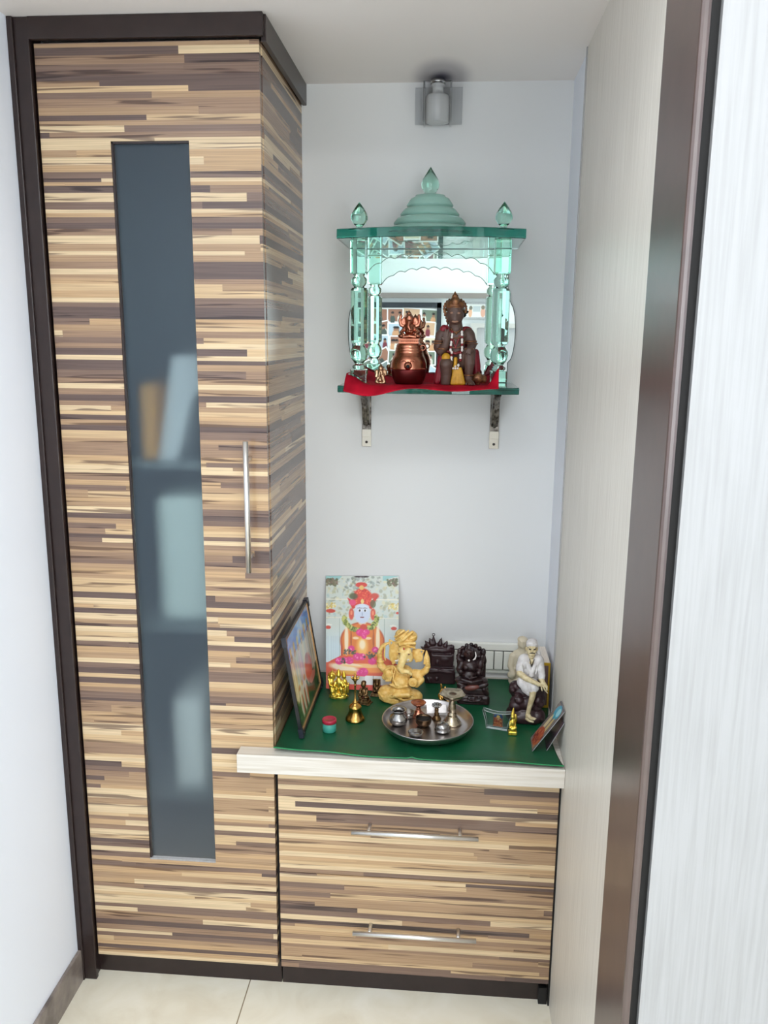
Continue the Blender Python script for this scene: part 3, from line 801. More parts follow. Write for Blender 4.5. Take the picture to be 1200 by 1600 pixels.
cy = MB(); cy.lathe([(0.024, 2.097), (0.0285, 2.0985), (0.0285, 2.155), (0.024, 2.160), (0.013, 2.163), (0.013, 2.178), (0.016, 2.1785), (0.016, 2.184)], (LX, 0.424, 0), 40)
cy.build('lamp_shade', plain('smoky_frosted_lamp_glass', srgb(206, 206, 206), 0.35), lamp)
MB().lathe([(0.018, 2.184), (0.018, 2.194), (0.010, 2.195)], (LX, 0.424, 0), 24).build('cap', M['steel'], lamp)

# ------------------------------------------------------------------ things on the glass shelf
M['skin_brown'] = plain('brown_resin', srgb(90, 67, 58), 0.5, mottle=0.2, scale=120)
M['old_gold'] = plain('antique_gold_paint', srgb(150, 104, 66), 0.35, 0.5, c2=srgb(104, 62, 44), scale=140)
M['cape_red'] = plain('dark_red_paint', srgb(140, 24, 40), 0.5, mottle=0.3, scale=60)
M['ochre'] = plain('ochre_yellow_paint', srgb(204, 150, 28), 0.5, mottle=0.25, scale=90)
M['bead_white'] = plain('white_bead', srgb(232, 226, 220), 0.4)
M['bead_red'] = plain('red_bead', srgb(120, 20, 26), 0.4)
M['copper'] = plain('polished_copper', srgb(204, 138, 112), 0.27, 1.0, c2=srgb(166, 102, 80), scale=40)
M['copper_dark'] = plain('dark_copper', srgb(104, 40, 40), 0.3, 0.85)
M['brass'] = plain('polished_brass', srgb(214, 172, 96), 0.24, 1.0, c2=srgb(180, 138, 68), scale=60)
M['gold'] = plain('bright_gold', srgb(246, 222, 112), 0.28, 0.9, c2=srgb(216, 180, 54), scale=120)
M['bronze'] = plain('old_bronze', srgb(140, 112, 74), 0.38, 0.9, c2=srgb(84, 62, 44), scale=110)
M['pewter'] = plain('silver_pewter', srgb(188, 186, 184), 0.22, 1.0, c2=srgb(150, 148, 146), scale=50)
M['silver_warm'] = plain('warm_silver', srgb(200, 188, 166), 0.25, 1.0, c2=srgb(160, 146, 122), scale=60)
M['tray'] = plain('steel_tray', srgb(206, 200, 198), 0.28, 1.0, c2=srgb(184, 178, 176), scale=20)
M['rock'] = plain('aubergine_resin', srgb(58, 36, 40), 0.35, mottle=0.3, scale=60)
M['rock2'] = plain('dark_brown_resin', srgb(52, 34, 34), 0.32, c2=srgb(36, 22, 24), scale=70)
M['rock_red'] = plain('reddish_brown_resin', srgb(112, 66, 58), 0.3)

def on(x, y, z): return (x, y, z)

# copper pot with a crowned elephant-headed figure for a lid
s = 0.0001412
pot = thing('copper_pot', 'rounded copper pot with a spout hole and a small elephant-headed figure on its lid', 'pot', (0.2835, 0.285, RZ))
px_, py_, pz_ = 0.2835, 0.285, RZ
m = MB(); m.lathe([(0.030, pz_), (0.034, pz_ + 0.002), (0.0405, pz_ + 0.016), (0.0428, pz_ + 0.032), (0.0432, pz_ + 0.0345)], (px_, py_, 0), 56); m.build('lower_bowl', M['copper_dark'], pot)
m = MB(); prof = [(0.0438, pz_ + 0.0347), (0.0445, pz_ + 0.036), (0.0436, pz_ + 0.040), (0.0434, pz_ + 0.048), (0.0408, pz_ + 0.058), (0.0368, pz_ + 0.067)]
for q in range(4):
    z_ = pz_ + 0.068 + q * 0.0065; r_ = 0.0358 - q * 0.0016
    prof += [(r_, z_), (r_ - 0.0004, z_ + 0.0045), (r_ - 0.0018, z_ + 0.0055)]
prof += [(0.029, pz_ + 0.095), (0.026, pz_ + 0.0955)]
m.lathe(prof, (px_, py_, 0), 56); m.build('upper_bowl', M['copper'], pot)
m = MB(); m.box(px_ - 0.0245, px_ + 0.0245, py_ - 0.0205, py_ + 0.02, pz_ + 0.0953, pz_ + 0.0985, bev=0.0008); m.box(px_ - 0.0225, px_ + 0.0225, py_ - 0.0185, py_ + 0.018, pz_ + 0.0985, pz_ + 0.1035); m.box(px_ - 0.0245, px_ + 0.0245, py_ - 0.0205, py_ + 0.02, pz_ + 0.1035, pz_ + 0.107, bev=0.0008)
for q in range(9): m.ball((px_ - 0.018 + q * 0.0045, py_ - 0.0186, pz_ + 0.101), 0.0014, 8)
m.build('lid', M['copper'], pot)
m = MB(); sp_ = [(px_, py_ - 0.040, pz_ + 0.044), (px_, py_ - 0.0505, pz_ + 0.0425)]
m.tube(sp_, [0.0105, 0.0075], 20); spout = m.build('spout', M['copper'], pot)
MB().tube([(px_, py_ - 0.0502, pz_ + 0.0428), (px_, py_ - 0.0512, pz_ + 0.0427)], 0.0045, 16).build('spout_hole', M['black'], spout)
for sx_ in (-1, 1):
    m = MB(); m.tube([(px_ + sx_ * (0.012 + 0.006 * math.cos(a)), py_ - 0.0425 - 0.0008 * abs(sx_), pz_ + 0.053 + 0.004 * math.sin(a)) for a in np.linspace(0.3, 2.9, 9)], 0.0008, 6); m.build('engraved_arc', M['copper'], pot)
m = MB(); m.tube([(px_ + 0.0335 + 0.006 * math.cos(a), py_ - 0.012, pz_ + 0.086 + 0.006 * math.sin(a)) for a in np.linspace(0, 2 * PI, 14)[:-1]], 0.0014, 8, closed=True); m.build('ring_handle', M['copper'], pot)
m = MB()
for q in range(8):
    a = -PI / 2 + 0.35 + q * 0.10; m.ball((px_ + 0.0448 * math.cos(a), py_ + 0.0448 * math.sin(a), pz_ + 0.037), 0.0013, 8)
m.build('beaded_band', M['copper'], pot)
gz = 590
pr = [E(700, 560, 0, 185, 40, 130), E(695, 455, -40, 88, 85, 90), E(695, 385, -10, 95, 60, 80), E(690, 300, -30, 72, 75, 70), T([(690, 320, -95, 40), (678, 390, -130, 30), (705, 435, -140, 22), (740, 440, -130, 14)]),
      E(595, 305, 0, 48, 78, 22, 15), E(795, 305, 0, 48, 78, 22, -15), T([(690, 245, -20, 80), (684, 185, -15, 45), (682, 128, -15, 10)]), E(688, 225, -60, 40, 30, 40),
      T([(610, 390, 0, 34), (545, 360, 0, 30), (525, 285, -5, 26), (540, 225, -5, 20)]), T([(780, 390, 0, 34), (845, 360, 0, 30), (865, 285, -5, 26), (850, 225, -5, 20)]),
      T([(610, 420, -40, 32), (560, 480, -80, 30), (600, 520, -120, 24)]), T([(785, 420, -40, 32), (835, 480, -80, 30), (800, 510, -120, 24)]),
      E(575, 545, -60, 75, 42, 75), E(825, 545, -60, 75, 42, 75), T([(600, 560, -130, 26), (700, 545, -150, 26), (800, 560, -130, 26)]), E(695, 470, -125, 18, 18, 18), E(545, 215, 0, 28, 34, 20), E(850, 215, 0, 28, 34, 20)]
sculpt('elephant_headed_figure', pr, [M['copper']], s, 690, 590, 1.0, 10, 5.5, parent=pot, zoff=0.0)
o = [c_ for c_ in pot.children if c_.name.startswith('elephant')][0]; o.location = (0, 0, 0.1068)

# kneeling figure with crown, red cape and garland
s = 0.0001773
HX, HY = 0.3965, 0.292
han = thing('kneeling_figurine', 'brown kneeling figurine with gold crown, red cape, ochre loincloth and a mace beside it', 'figurine', (HX, HY, RZ))
v0, u0 = 1345, 430
body = [E(405, 425, -70, 112, 138, 112), E(400, 345, -75, 104, 62, 96), E(405, 485, -135, 62, 58, 55), E(407, 440, -165, 22, 34, 22), T([(335, 378, -140, 15), (380, 366, -158, 16)]), T([(430, 366, -158, 16), (475, 378, -140, 15)]),
        E(352, 400, -150, 22, 12, 16, 0, 0, True), E(455, 400, -150, 22, 12, 16, 0, 0, True), T([(360, 505, -178, 7), (450, 505, -178, 7)], 0, True), E(302, 425, -40, 20, 42, 20), E(508, 425, -40, 20, 42, 20),
        T([(410, 520, -30, 88), (420, 620, -10, 98)]), E(420, 720, -30, 150, 150, 105), E(340, 690, -80, 80, 60, 55), E(490, 690, -80, 80, 60, 55), E(425, 870, -30, 120, 140, 95), E(260, 680, -10, 95, 95, 85), E(585, 690, -10, 88, 95, 85),
        T([(225, 690, -10, 78), (195, 850, -50, 72), (225, 900, -90, 66), (280, 830, -150, 52), (300, 770, -165, 44)]), E(300, 735, -172, 48, 62, 30),
        T([(262, 715, -175, 15), (258, 650, -175, 12)]), T([(285, 690, -178, 15), (285, 618, -178, 12)]), T([(310, 690, -178, 15), (318, 620, -175, 12)]), T([(335, 705, -175, 14), (347, 650, -172, 11)]), T([(262, 765, -175, 16), (235, 720, -185, 12)]),
        T([(600, 700, -10, 78), (640, 800, -60, 68), (630, 860, -130, 56), (600, 880, -210, 42)]), E(600, 890, -222, 52, 36, 36),
        T([(565, 895, -240, 13), (558, 930, -255, 10)]), T([(590, 900, -245, 13), (588, 940, -258, 10)]), T([(615, 900, -245, 13), (618, 938, -256, 10)]),
        E(425, 1050, 0, 160, 100, 110), T([(500, 1060, -40, 90), (605, 920, -150, 82)]), T([(605, 920, -150, 80), (612, 1060, -165, 72), (605, 1230, -150, 48)]), T([(605, 1240, -150, 50), (615, 1305, -200, 42), (650, 1320, -270, 34)]),
        T([(575, 1320, -275, 14), (572, 1328, -300, 12)]), T([(610, 1325, -290, 14), (612, 1330, -310, 12)]), T([(640, 1325, -300, 14), (645, 1330, -320, 12)]), T([(670, 1322, -300, 15), (680, 1328, -320, 13)]),
        T([(340, 1040, -40, 92), (300, 1070, -170, 86)]), T([(300, 1075, -170, 84), (305, 1200, -150, 72), (300, 1335, -140, 66)]), T([(300, 1310, -130, 60), (310, 1310, 40, 50), (330, 1300, 120, 44)])]
body += [E(352, 402, -172, 22, 10, 14, 0, 1), E(455, 402, -172, 22, 10, 14, 0, 1), T([(365, 512, -186, 9), (405, 520, -194, 10), (445, 512, -186, 9)], 1), T([(300, 560, -60, 12), (340, 640, -110, 12), (420, 860, -150, 10)], 2), T([(540, 600, -70, 12), (470, 700, -125, 12), (420, 860, -150, 10)], 2),
         T([(300, 900, -105, 16), (420, 930, -145, 18), (540, 900, -105, 16)], 2)]
sculpt('body', body, [M['skin_brown'], plain('pale_brown_paint', srgb(150, 112, 92), 0.5), plain('maroon_paint', srgb(120, 40, 40), 0.5)], s, u0, v0, 1.0, 14, 7, parent=han)
crown = [E(402, 300, -40, 128, 90, 118), T([(400, 245, -45, 80), (398, 190, -45, 44), (396, 125, -45, 8)]), E(402, 262, -150, 44, 44, 22), E(402, 330, -60, 118, 24, 112)]
for a in np.linspace(-20, 200, 15):
    ra = math.radians(a); crown.append(E(402 + 148 * math.cos(ra), 340 - 130 * math.sin(ra), -20, 19, 19, 19))
crown += [E(266, 380, -20, 17, 22, 17), E(268, 425, -20, 15, 20, 15), E(300, 505, -50, 17, 24, 17), T([(300, 480, -40, 12), (285, 400, -30, 12)])]
cr = sculpt('crown', crown, [M['old_gold']], s, u0, v0, 1.0, 9, 6, parent=han, floor_cut=False)
sculpt('ear_ornament', [E(548, 388, 0, 28, 26, 24), E(572, 380, 0, 14, 14, 14)], [M['black']], s, u0, v0, 1.0, 8, 5, parent=han, floor_cut=False)
cape = [E(430, 800, 95, 235, 240, 45), E(440, 1050, 100, 270, 290, 50), E(262, 615, -30, 62, 62, 66), E(560, 640, 60, 90, 70, 60), T([(240, 960, -30, 48), (215, 1130, -40, 52), (185, 1310, -40, 50)]), T([(690, 920, 20, 52), (712, 1100, 20, 56), (715, 1310, 10, 52)]),
        T([(250, 1000, -70, 18), (215, 1300, -85, 20)]), T([(690, 960, -20, 18), (720, 1290, -35, 22)])]
sculpt('cape', cape, [M['cape_red']], s, u0, v0, 1.0, 18, 8, parent=han)
cloth_ = [E(295, 985, -170, 60, 62, 58), E(430, 1150, -130, 70, 60, 50)]
for q in range(7): cloth_.append(T([(412 + q * 14, 1130, -170, 18), (385 + q * 26, 1325, -185 - 8 * (q % 2), 24)]))
cloth_ += [T([(425, 1000, -165, 26), (420, 1110, -185, 22)])]
sculpt('loincloth', cloth_, [M['ochre']], s, u0, v0, 1.0, 10, 7, parent=han)
def L(u, v, d, S_=None, U=None, V=None, c0=(HX, HY, RZ), zf=1.0):
    S_ = s if S_ is None else S_; U = u0 if U is None else U; V = v0 if V is None else V
    return (c0[0] + (u - U) * S_, c0[1] + d * S_, c0[2] + (V - v) * zf * S_)
gar = MB(); pts = []
for t in np.linspace(0, 1, 27):
    if t < 0.46: q = t / 0.46; u_, v_ = 372 - 22 * math.sin(q * 1.6), 650 + q * 400
    elif t > 0.54: q = (1 - t) / 0.46; u_, v_ = 500 + 10 * math.sin(q * 1.6), 650 + q * 400
    else: u_, v_ = 372 + (t - 0.46) / 0.08 * 128 - 22, 1085
    if 0.3 < t < 0.7: u_ = 425 + (u_ - 425) * 0.75
    pts.append((u_, v_, -150 - 25 * math.sin(t * PI)))
for i, (u_, v_, d_) in enumerate(pts):
    gar.ball(L(u_, v_, d_), (0.0030, 0.0026, 0.0042) if i % 3 else (0.0034, 0.003, 0.0036), 10, 0 if i % 3 else 1)
for u_, v_ in ((395, 1125), (425, 1128), (455, 1125), (425, 1100)): gar.ball(L(u_, v_, -205), 0.0026, 10, 0)
gar.build('garland', [M['bead_white'], M['bead_red']], han)
for rr, zc_ in ((62, 600), (88, 660), (118, 760)):
    MB().tube([L(420 + rr * math.cos(a), zc_ - rr * 0.9 * math.sin(a) * 0.9, -110 - 40 * abs(math.sin(a))) for a in np.linspace(PI, 2 * PI, 15)], 0.0014, 8).build('necklace', M['old_gold'], han)
def ring(u, v, d, ru, rd, r, tilt=0):
    return [L(u + ru * math.cos(a), v + tilt * math.cos(a), d + rd * math.sin(a)) for a in np.linspace(0, 2 * PI, 21)[:-1]]
for u_, v_, d_, ru, rd in ((208, 770, -35, 84, 82), (205, 800, -40, 82, 80), (248, 870, -120, 66, 60), (622, 770, -45, 78, 78), (636, 800, -60, 76, 74), (600, 868, -190, 54, 50), (608, 1215, -150, 58, 60)):
    MB().tube(ring(u_, v_, d_, ru, rd, 0), 0.0018, 8, closed=True).build('arm_band', M['old_gold'], han)
MB().ball(L(425, 665, -150), 0.0030, 10).build('pendant', M['old_gold'], han)
mace = [E(735, 1255, -110, 78, 70, 66), T([(735, 1190, -110, 22), (735, 1325, -110, 30)]), E(810, 1270, -90, 46, 56, 50), T([(660, 1290, -110, 18), (700, 1270, -110, 22)])]
for q in range(5): mace.append(E(735, 1215 + q * 18, -110, 76 - abs(q - 2) * 7, 6, 66 - abs(q - 2) * 7))
sculpt('mace', mace, [M['old_gold']], s, u0, v0, 1.0, 8, 6, parent=han)

# tiny pale figurine
s = 0.0001415
tiny = [E(260, 1335, 0, 95, 22, 60), E(258, 1170, 0, 60, 80, 50), E(258, 1095, -15, 44, 48, 42), T([(258, 1060, 0, 40), (258, 1030, 0, 14)]), E(190, 1160, 0, 42, 52, 26), E(330, 1160, 0, 42, 52, 26), T([(240, 1160, -50, 18), (235, 1230, -60, 14), (255, 1250, -60, 10)]),
        T([(220, 1230, -10, 34), (190, 1320, -20, 30)]), T([(295, 1230, -10, 34), (320, 1320, -20, 30)]), E(250, 1290, -40, 40, 36, 36), T([(200, 1140, 0, 22), (175, 1230, -20, 18)]), T([(320, 1140, 0, 22), (345, 1200, -20, 18)])]
tag(sculpt('figurine', tiny, [plain('pale_gold_metal', srgb(206, 176, 140), 0.3, 0.9, c2=srgb(150, 110, 84), scale=150)], s, 255, 1350, 1.0, 10, 6, loc=(0.2165, 0.268, RZ)),
    'tiny pale gold figurine on the red cloth left of the copper pot', 'figurine')

# ------------------------------------------------------------------ leaning pictures
rng = np.random.default_rng(11)
def devotional_print():
    W, H = 150, 230
    cv = Canvas(W, H, (206, 214, 206))
    k = W / 930.0
    X = lambda u: (u - 60) * k
    Y = lambda v: (v - 75) * k
    R = lambda r: r * k
    cv.mask(np.clip((cv.Y - Y(700)) / 40, 0, 1), (206, 224, 230))
    cv.speck(rng, 260, (0, 0, W, Y(620)), [(176, 178, 140), (222, 220, 196), (150, 152, 126), (196, 190, 150), (168, 196, 196), (224, 216, 170)], (1.0, 4.5), 0.55)
    for u in (60, 780):
        cv.poly([(X(u), Y(75)), (X(u + 210), Y(75)), (X(u + (40 if u > 500 else 170)), Y(120)), (X(u + 105), Y(150)), (X(u), Y(130))], (150, 200, 200), 0.9)
    for b_ in ((60, 110, 210, 200), (840, 110, 990, 200)): cv.speck(rng, 60, (X(b_[0]), Y(b_[1]), X(b_[2]), Y(b_[3])), [(96, 104, 70), (120, 112, 82), (84, 92, 64), (130, 104, 88)], (1.2, 3.0), 0.8)
    cv.ell(X(515), Y(85), R(95), R(16), (60, 44, 44))
    cv.speck(rng, 50, (X(300), Y(90), X(740), Y(240)), [(120, 130, 120), (222, 226, 222), (150, 160, 156)], (1.0, 4.0), 0.6)
    for v in (372, 605): cv.rect(0, Y(v), W, Y(v) + 1.2, (236, 232, 214))
    for u in (228, 800): cv.rect(X(u), Y(620), X(u) + 1, Y(1180), (150, 170, 160))
    for b_ in ((65, 420, 185, 500), (860, 420, 985, 500)): cv.speck(rng, 30, (X(b_[0]), Y(b_[1]), X(b_[2]), Y(b_[3])), [(230, 210, 120), (206, 180, 90), (236, 228, 190)], (1, 2.6), 0.9)
    for (u, v, ru, rv) in ((120, 525, 62, 24), (970, 540, 20, 14), (88, 733, 34, 22), (925, 733, 36, 22)): cv.ell(X(u), Y(v), R(ru), R(rv), (204, 66, 46))
    for (u, v) in ((95, 700), (915, 700)): cv.ell(X(u), Y(v), R(44), R(12), (240, 240, 230), 0.8)
    for u in range(80, 230, 24): cv.rect(X(u), Y(840), X(u) + 0.8, Y(1140), (160, 176, 196), 0.5)
    for u in range(830, 980, 24): cv.rect(X(u), Y(840), X(u) + 0.8, Y(1000), (160, 176, 196), 0.5)
    # seated figure
    org, dor, lite = (224, 124, 40), (186, 72, 30), (250, 232, 200)
    cv.ell(X(525), Y(900), R(282), R(240), dor, 1, 0.06); cv.rect(X(250), Y(850), X(800), Y(1130), dor)
    cv.ell(X(525), Y(890), R(262), R(215), org, 1, 0.1); cv.rect(X(272), Y(850), X(780), Y(1130), org)
    for u in (322, 722): cv.ell(X(u), Y(880), R(26), R(190), lite, 0.95, 0.5)
    cv.ell(X(380), Y(880), R(10), R(160), (160, 70, 24), 0.7); cv.ell(X(665), Y(880), R(10), R(160), (160, 70, 24), 0.7)
    cv.ell(X(525), Y(960), R(70), R(120), (246, 190, 100), 0.9, 0.6); cv.ell(X(525), Y(940), R(38), R(60), lite, 0.9, 0.6); cv.ell(X(440), Y(860), R(40), R(18), lite, 0.8, 0.5); cv.ell(X(600), Y(860), R(40), R(18), lite, 0.8, 0.5)
    cv.poly([(X(60), Y(1180)), (X(250), Y(1080)), (X(800), Y(1080)), (X(990), Y(1180)), (X(990), Y(1330)), (X(60), Y(1330))], (222, 88, 48))
    cv.ell(X(290), Y(1230), R(190), R(46), (252, 238, 210), 0.95, 0.5, 8); cv.ell(X(740), Y(1230), R(190), R(46), (240, 150, 60), 0.9, 0.5, -8)
    cv.ell(X(525), Y(1200), R(270), R(26), (246, 200, 130), 0.9, 0.4); cv.ell(X(400), Y(1190), R(120), R(14), (252, 226, 190), 0.9, 0.4, 6); cv.ell(X(330), Y(1290), R(200), R(26), (236, 180, 70), 0.9, 0.5)
    cv.rect(0, Y(1335), W, H, (206, 206, 200)); cv.rect(X(560), Y(1320), X(780), Y(1430), (232, 232, 230)); cv.rect(X(660), Y(1320), X(668), Y(1430), (170, 170, 170)); cv.rect(0, Y(1430), W, Y(1500), (216, 66, 44)); cv.rect(X(60), Y(1170), X(95), Y(1500), (222, 92, 66), 0.7)
    # head, tall red headdress
    cv.ell(X(525), Y(640), R(60), R(60), (232, 200, 170))
    for u in (385, 660): cv.ell(X(u), Y(560), R(32), R(74), (214, 84, 60), 1, 0.3); cv.ell(X(u), Y(545), R(14), R(30), (240, 150, 110), 0.9)
    cv.poly([(X(330), Y(350)), (X(420), Y(400)), (X(620), Y(400)), (X(730), Y(320)), (X(640), Y(500)), (X(525), Y(430)), (X(400), Y(500))], (214, 52, 40))
    cv.ell(X(525), Y(350), R(118), R(118), (222, 60, 42)); cv.ell(X(512), Y(190), R(74), R(34), (214, 56, 44)); cv.ell(X(515), Y(225), R(30), R(30), (236, 190, 110))
    cv.speck(rng, 60, (X(420), Y(260), X(640), Y(420)), [(236, 90, 60), (196, 30, 30), (244, 130, 80)], (0.8, 2.2), 0.8)
    cv.ell(X(410), Y(335), R(54), R(40), (76, 84, 46), 0.9, 0.5); cv.ell(X(680), Y(330), R(54), R(36), (206, 60, 44), 0.9, 0.5); cv.ell(X(400), Y(415), R(44), R(38), (230, 70, 120)); cv.ell(X(660), Y(430), R(36), R(50), (92, 100, 60), 0.8)
    cv.ell(X(525), Y(400), R(20), R(32), (244, 210, 130))
    cv.ell(X(522), Y(555), R(102), R(122), (206, 216, 236), 1, 0.06); cv.ell(X(522), Y(470), R(92), R(40), (216, 226, 242), 0.9)
    for u in (490, 560):
        cv.ell(X(u), Y(515), R(26), R(15), (240, 240, 244)); cv.ell(X(u), Y(515), R(13), R(14), (40, 30, 34)); cv.ell(X(u - 2), Y(484), R(32), R(6), (110, 80, 84))
    cv.ell(X(524), Y(560), R(9), R(26), (176, 186, 210)); cv.ell(X(522), Y(600), R(26), R(8), (120, 40, 50))
    # garland and flowers
    for t in np.linspace(-0.15, PI + 0.15, 44):
        cv.speck(rng, 5, (X(500 + 205 * math.cos(t)) - 3, Y(620 + 140 * math.sin(t)) - 3, X(500 + 205 * math.cos(t)) + 3, Y(620 + 140 * math.sin(t)) + 3), [(110, 128, 44), (170, 176, 80), (70, 88, 30), (196, 196, 110)], (1.6, 3.8), 0.95)
    cv.ell(X(540), Y(730), R(46), R(46), (206, 66, 44))
    pink = [(236, 80, 160), (222, 50, 130), (246, 140, 190)]
    for (u, v, r) in ((500, 790, 56), (575, 785, 44), (545, 840, 34), (385, 990, 42), (460, 1090, 56), (520, 1090, 50), (690, 1000, 44), (650, 1140, 52), (230, 1150, 54), (360, 1140, 54), (300, 1130, 34), (540, 1275, 60), (490, 1290, 40)):
        cv.ell(X(u), Y(v), R(r), R(r * 0.85), pink[1]); cv.speck(rng, 6, (X(u - r * .6), Y(v - r * .5), X(u + r * .6), Y(v + r * .5)), pink, (1, 2.6), 0.9)
    for (u, v) in ((590, 1080), (640, 1060), (720, 1040), (400, 1040), (330, 1030), (290, 1145)): cv.speck(rng, 12, (X(u - 40), Y(v - 30), X(u + 40), Y(v + 30)), [(70, 84, 56), (96, 84, 90), (50, 60, 40)], (1.0, 2.4), 0.9)
    return cv
cv = devotional_print()
pst = print_mesh('devotional_print', cv, [(0.0700, 0.330, GZ + 0.001), (0.2655, 0.330, GZ + 0.001), (0.2550, 0.4595, 0.9400), (0.0515, 0.4595, 0.9340)], M['print'], M['card_back'], loc=(0.16, 0.39, GZ), thick=0.0025)
tag(pst, 'unframed print of a white-faced seated saint in orange, leaning on the back wall', 'picture')

def family_print():
    W, H = 90, 120
    cv = Canvas(W, H, (196, 200, 186))
    cv.rect(0, 0, W, 30, (96, 150, 216)); cv.speck(rng, 30, (0, 0, W, 34), [(130, 176, 230), (60, 110, 200), (210, 214, 216)], (3, 8), 0.6)
    cv.rect(0, 84, W, H, (60, 96, 56)); cv.speck(rng, 80, (0, 84, W, H), [(40, 80, 44), (84, 116, 60), (30, 60, 40)], (1, 5), 0.7)
    for i, u in enumerate((10, 23, 36, 50, 64, 78)):
        c_ = [(206, 190, 150), (176, 196, 190), (196, 180, 196), (214, 206, 180), (200, 186, 170), (180, 170, 150)][i]
        cv.ell(u, 60, 6, 30, c_, 0.95, 0.3); cv.ell(u, 30, 3.5, 6, (150, 110, 90)); cv.ell(u, 22, 3, 6, (190, 166, 90), 0.9); cv.rect(u - 1, 30, u + 1, 86, (236, 226, 190), 0.6)
    cv.ell(58, 74, 13, 18, (196, 84, 58), 1, 0.3); cv.ell(56, 60, 6, 7, (170, 90, 70)); cv.ell(66, 92, 12, 6, (190, 120, 100))
    for u in (18, 28, 38): cv.ell(u, 94, 4, 18, (232, 222, 196), 0.9, 0.4); cv.ell(u, 74, 3, 4, (196, 150, 110)); cv.ell(u + 3, 98, 2, 14, (206, 110, 80), 0.8)
    return cv
# framed picture leaning on the cupboard's side
def plane_pt(a, b_):   # a along the depth, b_ up the slope
    bl, br, tl = Vector((0.0500, 0.0430, GZ + 0.0025)), Vector((0.0500, 0.3500, GZ + 0.0025)), Vector((0.0105, 0.0430, 0.9020))
    return bl + (br - bl) * a + (tl - bl) * b_
nrm = (plane_pt(1, 0) - plane_pt(0, 0)).cross(plane_pt(0, 1) - plane_pt(0, 0)).normalized()
if nrm.x < 0: nrm = -nrm
fp = thing('framed_picture', 'black-framed colourful devotional group picture leaning against the cupboard side', 'picture', plane_pt(0.5, 0))
m = MB()
for a0, a1, b0, b1 in ((0, 1, 0, 0.03), (0, 1, 0.97, 1), (0, 0.022, 0.03, 0.97), (0.978, 1, 0.03, 0.97)):
    m.quadbox([plane_pt(a0, b0), plane_pt(a1, b0), plane_pt(a1, b1), plane_pt(a0, b1)], 0.008)
m.build('frame', plain('black_frame', srgb(24, 24, 28), 0.35), fp)
for a, b_ in ((0, 0), (1, 0), (1, 1), (0, 1)):
    m = MB()
    sa_, sb_ = (1 if a == 0 else -1), (1 if b_ == 0 else -1)
    q = [plane_pt(a - 0.008 * sa_, b_ - 0.008 * sb_), plane_pt(a + 0.075 * sa_, b_ - 0.008 * sb_), plane_pt(a + 0.075 * sa_, b_ + 0.022 * sb_), plane_pt(a + 0.022 * sa_, b_ + 0.022 * sb_), plane_pt(a + 0.022 * sa_, b_ + 0.085 * sb_), plane_pt(a - 0.008 * sa_, b_ + 0.085 * sb_)]
    q = [p + Vector((0, 0, max(0, GZ - p.z))) for p in q]
    vs = [p + nrm * 0.0100 for p in q] + [p - nrm * 0.0012 for p in q]; nq = len(q)
    m.add(vs, [[i, (i + 1) % nq, nq + (i + 1) % nq, nq + i] for i in range(nq)] + [list(range(nq)), list(range(nq, 2 * nq))[::-1]])
    m.build('corner_guard', MATS.get('black_plastic_corner') or plain('black_plastic_corner', srgb(40, 42, 52), 0.3), fp)
m = MB(); e = 0.008
for a0, a1, b0, b1 in ((0.022, 0.978, 0.03, 0.045), (0.022, 0.978, 0.955, 0.97), (0.022, 0.040, 0.045, 0.955), (0.960, 0.978, 0.045, 0.955)):
    m.quadbox([plane_pt(a0, b0) + nrm * 0.004, plane_pt(a1, b0) + nrm * 0.004, plane_pt(a1, b1) + nrm * 0.004, plane_pt(a0, b1) + nrm * 0.004], 0.0025)
m.build('fillet', plain('gold_brown_fillet', srgb(196, 150, 100), 0.35, 0.3), fp)
print_mesh('picture_sheet', family_print(), [plane_pt(0.03, 0.035) + nrm * 0.004, plane_pt(0.97, 0.035) + nrm * 0.004, plane_pt(0.97, 0.965) + nrm * 0.004, plane_pt(0.03, 0.965) + nrm * 0.004], painted('glossy_print', rough=0.18), M['card_back'], parent=fp, thick=0.002)

# ------------------------------------------------------------------ figurines on the green cloth
# cream-gold elephant-headed figure
M['cream_gold'] = plain('cream_gold_resin', srgb(240, 204, 126), 0.4, c2=srgb(220, 172, 84), scale=110)
M['cream_pale'] = plain('pale_cream_resin', srgb(242, 218, 152), 0.4, c2=srgb(228, 190, 112), scale=90)
M['tilak'] = plain('red_mark', srgb(190, 50, 60), 0.5)
s = 0.000165; U0, V0 = 560, 1365
gn = thing('elephant_headed_figurine', 'large cream-gold elephant-headed figurine in a turban, seated behind the steel tray', 'figurine', (0.2755, 0.283, GZ))
yw = math.radians(-9)
kw = dict(k=12, parent=gn, yaw=yw, tilt=23, d0=-190)
legs = [E(560, 1290, 0, 340, 80, 225), E(335, 1200, -60, 130, 115, 150), E(770, 1200, -40, 150, 85, 140, 12), T([(360, 1260, -170, 58), (560, 1215, -205, 50), (720, 1200, -170, 45)]), E(550, 1225, -225, 66, 38, 46),
        T([(470, 1215, -245, 14), (455, 1228, -262, 11)]), T([(500, 1235, -262, 14), (485, 1250, -276, 11)]), E(560, 1130, -60, 190, 80, 150)]
for q in range(4): legs.append(T([(225 + q * 10, 1215 + q * 28, -150 - q * 8, 13), (300 + q * 15, 1275 + q * 22, -215, 14), (440 + q * 10, 1300 + q * 16, -225, 13), (560, 1300 + q * 14, -205, 10)]))
for q in range(3): legs.append(T([(700 + q * 40, 1165 + q * 14, -165, 12), (840 + q * 10, 1205 + q * 28, -120, 12)]))
legs += [T([(560, 1255, -235, 20), (640, 1290, -220, 16), (760, 1275, -190, 12)])]
sculpt('crossed_legs', legs, [M['cream_gold']], s, U0, V0, vox=7.5, **kw)
